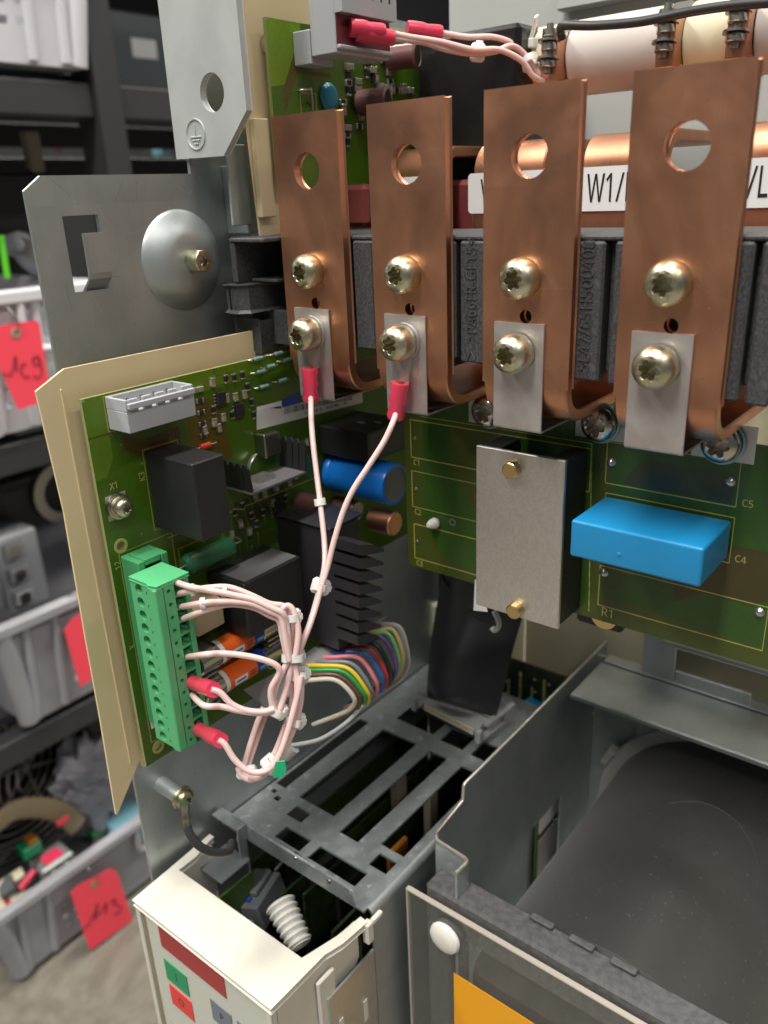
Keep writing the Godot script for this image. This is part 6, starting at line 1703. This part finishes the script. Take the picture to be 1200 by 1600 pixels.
func harness() -> void:
	var ytop := 0.8793
	var opening := func(k: int) -> Vector3: return Vector3(0.0120, ytop - 0.0012 - 0.0051 * (k + 0.5) + 0.0006, 0.0772)
	var run := func(label: String, start, list: Array, d0: float, d1: float, m: Material, r := 0.00110) -> Node3D:
		var pts := []
		if start != null: pts.append(start)
		for i in list.size():
			var f: float = float(i) / max(1, list.size() - 1)
			pts.append(at_depth(list[i][0], list[i][1], list[i][2] if list[i].size() > 2 else lerp(d0, d1, f)))
		var t := thing("pink_wire", label, "wire", pts[0], "pink wires of the harness")
		part(t, "wire", tube(pts, r, 12, 8), m)
		return t
	var P: Material = mats.pink_wire
	var Q: Material = mats.pink_wire
	var a := "pink wire leaving the %s opening of the green terminal plug"
	run.call(a % "topmost", opening.call(0), [[297, 917], [324, 922], [352, 927], [370, 931], [396, 937], [425, 950], [441, 958], [448, 975, 0.281], [450, 1000, 0.282], [452, 1030, 0.283]], 0.274, 0.281, P)
	var t: Node3D = run.call(a % "second", opening.call(1), [[297, 923], [330, 918], [359, 918], [392, 930], [420, 943], [440, 946], [452, 953], [459, 972], [458, 1000], [457, 1030]], 0.277, 0.287, Q)
	sleeve_mark(t, Vector2(348, 926), Vector2(354, 927), 0.2785, "3")
	sleeve_mark(t, Vector2(298, 922), Vector2(304, 921), 0.2775, "")
	t = run.call(a % "third", opening.call(2), [[311, 943], [341, 940], [370, 940], [396, 944], [421, 955], [438, 964], [444, 985], [448, 1010], [452, 1032]], 0.275, 0.282, Q)
	sleeve_mark(t, Vector2(314, 943), Vector2(322, 942), 0.2755, "")
	run.call(a % "fourth", opening.call(3), [[311, 957], [339, 948], [363, 944], [396, 949], [420, 961], [436, 970], [441, 992], [446, 1015], [450, 1036]], 0.277, 0.284, P)
	run.call(a % "seventh", opening.call(6), [[318, 1023], [345, 1021], [380, 1024], [412, 1031], [432, 1040], [436, 1052], [424, 1075], [424, 1095], [430, 1112]], 0.275, 0.283, P)
	run.call(a % "tenth", opening.call(9), [[318, 1102], [345, 1104], [372, 1110], [400, 1114], [430, 1112]], 0.276, 0.282, Q)
	# wires with red crimp sleeves in the plug
	for e in [[8, Vector2(294, 1071), Vector2(334, 1078), [[345, 1083], [362, 1100], [385, 1110], [410, 1112], [428, 1108]], "ninth"], [12, Vector2(304, 1144), Vector2(345, 1157), [[352, 1164], [366, 1186], [384, 1202], [402, 1207], [420, 1202], [432, 1188], [444, 1160], [456, 1120], [466, 1080], [470, 1056]], "lowest"]]:
		var d := 0.277 if e[0] == 8 else 0.2805
		var list: Array = [[e[2].x - 4, e[2].y - 1]] + e[3]
		t = run.call("pink wire with a red crimp sleeve in the %s opening of the green plug" % e[4], null, list, d, d + 0.004, P)
		var p0: Vector3 = opening.call(e[0]); var p2 := at_depth(e[2].x, e[2].y, d)
		var p1 := p0.lerp(p2, 0.45)
		part(t, "crimp_sleeve", tube([p0, p0.lerp(p1, 0.6), p1, p1.lerp(p2, 0.3), p1.lerp(p2, 0.8), p2], [0.0025, 0.0026, 0.0023, 0.0029, 0.0029, 0.0027] , 20, 1), mats.red_sleeve)
	# wires from the ring terminals
	for e in [[0, [[486, 640, 0.3085], [487, 665, 0.307], [490, 700, 0.305], [496, 750, 0.303], [502, 800, 0.300], [507, 850, 0.297], [507, 885, 0.294], [500, 917, 0.2925], [490, 955, 0.291], [480, 985, 0.288], [468, 1010, 0.287], [459, 1032, 0.286]], Vector2(484, 575), Vector2(486, 627)], [1, [[614, 660, 0.287], [600, 690, 0.287], [576, 728, 0.288], [552, 765, 0.289], [536, 800, 0.290], [522, 845, 0.291], [512, 885, 0.2915], [502, 917, 0.2905], [493, 950, 0.289], [483, 980, 0.287], [473, 1005, 0.286], [463, 1032, 0.285]], Vector2(625, 598), Vector2(618, 654)]]:
		var bar: float = BAR_X[e[0]]
		var zz := 0.0046
		var s0 := at_z(e[2].x, e[2].y, zz); var s1 := at_z(e[3].x, e[3].y, zz + 0.0005)
		var pts := [s0.lerp(s1, 0.8)]
		for q in e[1]: pts.append(at_depth(q[0], q[1], q[2]))
		t = thing("pink_wire", ["pink wire from the ring terminal beside the insulator's open end", "pink wire from the ring terminal above the capacitor board's corner"][e[0]], "wire", s1, "pink wires of the harness")
		part(t, "wire", tube(pts, 0.00105, 12, 8), Q)
		var n := (s1 - s0)
		part(t, "crimp_sleeve", tube([s0, s0 + n * 0.08, s0 + n * 0.3, s0 + n * 0.5, s0 + n * 0.62, s0 + n * 0.9, s1], [0.0032, 0.0034, 0.0028, 0.0033, 0.0027, 0.0033, 0.0029], 22, 1), mats.red_sleeve)
		part(t, "copper_end", tube([s0 - n * 0.06, s0 + n * 0.02], 0.0014, 12, 1), mats.copper)
		var c := Vector3(bar + 0.0132, 0.9510, 0.0010)
		var tongue := s0 + Vector3(0, 0, -0.0022)
		part(t, "ring_tongue", sheet(ring_outline(Vector2(c.x, c.y), 0.0064, Vector2(tongue.x, tongue.y - 0.0005), 0.0017), [], 0.0010, 0.0001, 0.003, on_front(0.0010)), mats.tinned)
		if e[0] == 0: sleeve_mark(t, Vector2(499, 779), Vector2(501, 790), 0.3012, "")
	# the upper connector's wires with their red sleeves
	for e in [[0, [[560, 45], [600, 50], [640, 58], [690, 66], [740, 78], [780, 78], [815, 95], [832, 118], [850, 128]]], [1, [[570, 52], [615, 60], [660, 66], [700, 78], [740, 84], [775, 80], [800, 72], [822, 88], [845, 122]]], [2, [[650, 48], [690, 52], [730, 58], [770, 58], [800, 68], [818, 86], [838, 108]]]]:
		t = run.call(["pink wire with a red sleeve from the upper grey connector, lower strand", "pink wire with a red sleeve from the upper grey connector, looped strand", "pink wire with a red sleeve from the far end of the upper grey connector"][e[0]], null, e[1], [0.299, 0.301, 0.318][e[0]], [0.326, 0.329, 0.331][e[0]], Q, 0.00115)
		var u0 := at_depth(e[1][0][0] - 14, e[1][0][1] - 2, [0.299, 0.301, 0.318][e[0]] - 0.001); var u1 := at_depth(e[1][1][0], e[1][1][1], [0.3024, 0.3045, 0.3202][e[0]])
		part(t, "crimp_sleeve", tube([u0, u0.lerp(u1, 0.4), u0.lerp(u1, 0.55), u0.lerp(u1, 0.9), u1], [0.0031, 0.0032, 0.0027, 0.0029, 0.0026], 20, 1), mats.red_sleeve)
	cable_tie(Vector2(748, 76), 0.314, 13, Vector2(1, 0.1), "white cable tie on the upper connector's wires")
	cable_tie(Vector2(828, 92), 0.324, 14, Vector2(0.4, 1), "white cable tie by the ceramic resistor tube")
	# strands of the bundle below the middle tie
	run.call("strand of the pink bundle hanging outermost beside the fuses", null, [[452, 1030], [440, 1052], [429, 1080], [426, 1104], [432, 1118]], 0.284, 0.283, P)
	run.call("strand of the pink bundle passing behind the two white ties", null, [[458, 1030], [452, 1055], [446, 1080], [440, 1100], [434, 1114]], 0.285, 0.284, Q)
	run.call("strand of the pink bundle running to the lower loop", null, [[460, 1030], [464, 1060], [463, 1095], [456, 1128], [446, 1155], [436, 1178], [422, 1196], [408, 1206]], 0.285, 0.284, P)
	run.call("strand of the pink bundle inside the lower loop", null, [[463, 1032], [470, 1062], [470, 1095], [462, 1130], [450, 1160], [438, 1184], [424, 1200], [405, 1215], [388, 1214]], 0.287, 0.286, Q)
	run.call("strand of the pink bundle at the bottom of the lower loop", null, [[456, 1034], [458, 1070], [454, 1110], [442, 1145], [430, 1175], [415, 1200], [396, 1218], [378, 1212], [372, 1198]], 0.288, 0.289, P)
	run.call("shaded pink strand returning behind the lower loop", null, [[412, 1105], [402, 1130], [392, 1160], [383, 1190], [376, 1210]], 0.296, 0.292, Q)
	run.call("second shaded pink strand returning behind the lower loop", null, [[418, 1108], [408, 1135], [398, 1165], [388, 1195], [382, 1212]], 0.299, 0.293, Q)
	run.call("pink strand bent over the upper white tie", null, [[436, 962], [444, 949], [452, 947], [460, 958], [466, 985], [464, 1010], [460, 1032]], 0.282, 0.283, P)
	# cable ties
	for e in [[499, 917, 0.2895, 13, Vector2(-0.28, 1), "white cable tie high on the two ring terminal wires"], [452, 966, 0.281, 17, Vector2(0.05, 1), "white cable tie where the plug wires turn down"], [457, 1028, 0.2825, 19, Vector2(0.0, 1), "white cable tie in the middle of the pink bundle"], [466, 1056, 0.285, 15, Vector2(0.15, 1), "white cable tie just below the middle one"],
			[431, 1112, 0.281, 15, Vector2(-0.5, 1), "white cable tie on the outermost strands"], [459, 1128, 0.2845, 14, Vector2(-0.25, 1), "white cable tie on the inner strands of the loop"], [421, 1197, 0.2815, 13, Vector2(-1, 0.9), "white cable tie at the bottom of the lower loop"], [382, 1210, 0.289, 13, Vector2(-0.2, 1), "shaded cable tie on the returning strands"]]:
		cable_tie(Vector2(e[0], e[1]), e[2], e[3], e[4], e[5])
	var g := thing("green_scrap", "small green plastic clip caught in the lower loop", "clip", at_depth(437, 1201, 0.282))
	part(g, "clip", sheet([Vector2(-0.0018, -0.0024), Vector2(0.0012, -0.0022), Vector2(0.0022, 0.0002), Vector2(0.0016, 0.0026), Vector2(-0.0010, 0.0024)], [], 0.0014, 0.0003, 0.003, moved(at_depth(437, 1201, 0.282), look)), mats.button_green)

func ring_outline(c: Vector2, r: float, tip: Vector2, half: float) -> PackedVector2Array:
	var d := (tip - c).normalized()
	var n := d.orthogonal()
	var o := PackedVector2Array()
	var a0 := d.angle()
	for i in 33:
		var a := a0 + deg_to_rad(lerp(32.0, 328.0, i / 32.0))
		o.append(c + Vector2(cos(a), sin(a)) * r)
	var l := c.distance_to(tip)
	var sgn := 1.0 if (o[0] - c).dot(n) > 0 else -1.0
	o.append(c + d * (l * 0.78) - n * half * 1.1 * sgn)
	o.append(tip - n * half * sgn)
	o.append(tip + n * half * sgn)
	o.append(c + d * (l * 0.78) + n * half * 1.1 * sgn)
	return o

func sleeve_mark(t: Node3D, a: Vector2, b: Vector2, d: float, s: String) -> void:
	var p := at_depth(a.x, a.y, d); var q := at_depth(b.x, b.y, d)
	var o := part(t, "marker_sleeve", tube([p, q], 0.0022, 14, 1), mats.nylon)
	if s:
		var m := (p + q) / 2.0 + look.z * 0.0018
		part(o, "marker_digit", lettering(s, 0.0020, 0.0001), mats.ink, moved(m, look * Basis(Vector3.BACK, -0.2)))

func cable_tie(px: Vector2, d: float, w: float, along: Vector2, label: String) -> void:
	var c := at_depth(px.x, px.y, d + 0.002)
	var ay := (look * Vector3(along.x, -along.y, 0)).normalized()
	var ax := look.z.cross(ay).normalized()
	var b := Basis(ax, ay, ax.cross(ay))
	var r := w * 0.92 / FOCAL * d
	var t := thing("cable_tie", label, "cable tie", c, "white cable ties of the harness")
	part(t, "band", lathe([Vector2(r * 0.90, -0.0013), Vector2(r, -0.0013), Vector2(r, 0.0013), Vector2(r * 0.90, 0.0013), Vector2(r * 0.90, -0.0013)], 28, Transform3D(b.scaled_local(Vector3(1, 1, 0.72)), c), true), mats.nylon)
	var hd := Transform3D(b, c + b.z * r * 0.72 + b.x * r * 0.1)
	part(t, "head", box(Vector3(-0.0034, -0.0029, -0.0008), Vector3(0.0034, 0.0029, 0.0030), 0.0010), mats.nylon, hd)
	part(t, "tail", box(Vector3(0.0030, -0.0012, 0.0006), Vector3(0.0040, 0.0012, 0.0015), 0.0003), mats.nylon, hd)

# ---------------------------------------------------------------- white operator panel
func front_panel() -> void:
	var t := thing("operator_panel", "off-white plastic operator panel housing with red display strip and coloured keys", "control panel", Vector3(0.013, 0.45, 0.08))
	var x0 := -0.0290; var x1 := 0.0558; var yt := 0.7170; var zf := 0.0930; var zi := 0.0712
	var m: Material = mats.white_housing
	var low := 0.42
	# top frame: front strip and both side strips, seen from above
	var top := Transform3D(Basis(Vector3.RIGHT, Vector3.BACK, Vector3.DOWN), Vector3(0, yt, 0))
	part(t, "top_frame", sheet([Vector2(x0, zf), Vector2(x1, zf), Vector2(x1 + 0.0004, 0.0640), Vector2(0.0586, 0.0560), Vector2(0.0600, 0.0422), Vector2(0.0572, 0.0420), Vector2(0.0556, 0.0545), Vector2(0.0510, zi), Vector2(-0.0272, zi), Vector2(-0.0272, 0.0600), Vector2(-0.0290, 0.0560), Vector2(-0.0300, 0.0480), Vector2(-0.0318, 0.0480), Vector2(-0.0310, 0.0600)], [], 0.0030, 0.0007, 0.006, top), m)
	part(t, "front_wall", box(Vector3(x0 + 0.0002, low, zf - 0.0030), Vector3(x1 - 0.0002, yt - 0.0031, zf - 0.0006), 0.0004), m)
	part(t, "left_wall", box(Vector3(x0 - 0.0012, low, 0.0500), Vector3(x0 + 0.0010, yt - 0.0031, zf - 0.0032), 0.0003), m)
	part(t, "right_wall", sheet([Vector2(-(zf - 0.0032), low), Vector2(-(zf - 0.0032), yt - 0.0031), Vector2(-0.0430, yt - 0.0031), Vector2(-0.0430, 0.695), Vector2(-0.0530, 0.683), Vector2(-0.0530, low)], [], 0.0016, 0.0003, 0.01, on_side(x1 - 0.0018)), m)
	part(t, "side_rib", box(Vector3(x1 + 0.0001, low, 0.0600), Vector3(x1 + 0.0022, yt - 0.0100, 0.0700), 0.0006), m)
	part(t, "latch_tab", boxes([[Vector3(0.0588, 0.7060, 0.0395), Vector3(0.0622, 0.7165, 0.0432)], [Vector3(0.0600, 0.7140, 0.0330), Vector3(0.0622, 0.7165, 0.0393)]], 0.0004), m)
	part(t, "corner_edge", box(Vector3(x1 - 0.0030, low, zf - 0.0005), Vector3(x1 - 0.0002, yt - 0.0032, zf + 0.0004), 0.0003), m)
	part(t, "corner_edge", box(Vector3(x0 + 0.0002, low, zf - 0.0005), Vector3(x0 + 0.0030, yt - 0.0032, zf + 0.0004), 0.0003), m)
	var fz := zf - 0.0004
	part(t, "face_foil", box(Vector3(x0 + 0.0062, low, zf - 0.0006), Vector3(x1 - 0.0032, yt - 0.0035, fz), 0.0001), mats.panel_face)
	part(t, "side_groove", box(Vector3(x0 + 0.0034, low, zf - 0.0006), Vector3(x0 + 0.0058, yt - 0.0045, fz - 0.0001)), mats.groove_tan)
	part(t, "display_strip", box(Vector3(-0.0138, 0.7000, fz), Vector3(0.0283, 0.7122, fz + 0.0003), 0.0001), mats.panel_red)
	var g := part(t, "start_key", box(Vector3(-0.0140, 0.6805, fz), Vector3(0.0014, 0.6927, fz + 0.0004), 0.0001), mats.button_green)
	part(g, "key_mark", lettering("I", 0.0040, 0.00005), mats.ink, moved(Vector3(-0.0063, 0.6866, fz + 0.00044)))
	g = part(t, "stop_key", box(Vector3(-0.0135, 0.6656, fz), Vector3(0.0018, 0.6778, fz + 0.0004), 0.0001), mats.button_red)
	part(g, "key_mark", lettering("O", 0.0040, 0.00005), mats.ink, moved(Vector3(-0.0058, 0.6717, fz + 0.00044)))
	for k in 2:
		g = part(t, "grey_key", box(Vector3(0.0165 + k * 0.0165, 0.6795, fz), Vector3(0.0295 + k * 0.0165, 0.6917, fz + 0.0004), 0.0001), mats.button_grey)
		part(g, "key_mark", lettering("P" if k == 0 else "+", 0.0036, 0.00005), mats.ink, moved(Vector3(0.0230 + k * 0.0165, 0.6856, fz + 0.00044)))
	part(t, "face_line", box(Vector3(x0 + 0.0062, 0.6500, fz), Vector3(x1 - 0.0032, 0.6506, fz + 0.0001)), mats.grey_clip)
	# what shows in the open top
	var h := thing("corrugated_hose", "white corrugated hose end inside the open operator panel", "hose", at_y(440, 1470, 0.690))
	var prof := [Vector2(0.0040, 0.0), Vector2(0.0050, 0.0)]
	for k in 7:
		var y := k * 0.0030
		var rr := 0.0050 + 0.0002 * k
		prof.append_array([Vector2(rr, y + 0.0004), Vector2(rr + 0.0010, y + 0.0012), Vector2(rr + 0.0008, y + 0.0020), Vector2(rr - 0.0003, y + 0.0028)])
	part(h, "hose", lathe(prof, 40, moved(at_y(470, 1478, 0.692), facing(Vector3(-0.80, 0.42, -0.25)))), mats.ring_white)
	h = thing("grey_plug_housing", "dark grey plug housing deep inside the operator panel", "plug", at_y(415, 1405, 0.690))
	var xf := moved(at_y(405, 1398, 0.682), Basis(Vector3.UP, 0.3) * Basis(Vector3.BACK, 0.25))
	part(h, "shell", boxes([[Vector3(-0.009, -0.010, -0.012), Vector3(0.007, 0.004, 0.012)], [Vector3(-0.006, 0.0042, -0.010), Vector3(0.004, 0.0075, 0.006)], [Vector3(-0.012, -0.008, 0.0125), Vector3(0.004, -0.002, 0.018)]], 0.0008), mats.grey_dark, xf)
	part(h, "cable", tube([xf * Vector3(0.004, 0.004, -0.012), xf * Vector3(0.010, 0.006, -0.020), xf * Vector3(0.014, -0.01, -0.026), xf * Vector3(0.016, -0.04, -0.028)], 0.0012, 8, 6), mats.black_cable)
	h = thing("inner_box", "inner casing with a small green board under the open operator panel", "casing", Vector3(0.013, 0.5, 0.05))
	part(h, "floor", box(Vector3(-0.0270, 0.545, 0.0005), Vector3(0.0535, 0.550, 0.0890)), mats.steel)
	part(h, "green_board", box(Vector3(-0.0140, 0.5505, 0.040), Vector3(-0.0128, 0.7000, 0.066)), mats.board_green)
	part(h, "blue_terminal", box(Vector3(-0.0126, 0.6800, 0.0440), Vector3(-0.0106, 0.6880, 0.0465), 0.0005), mats.blue_print)
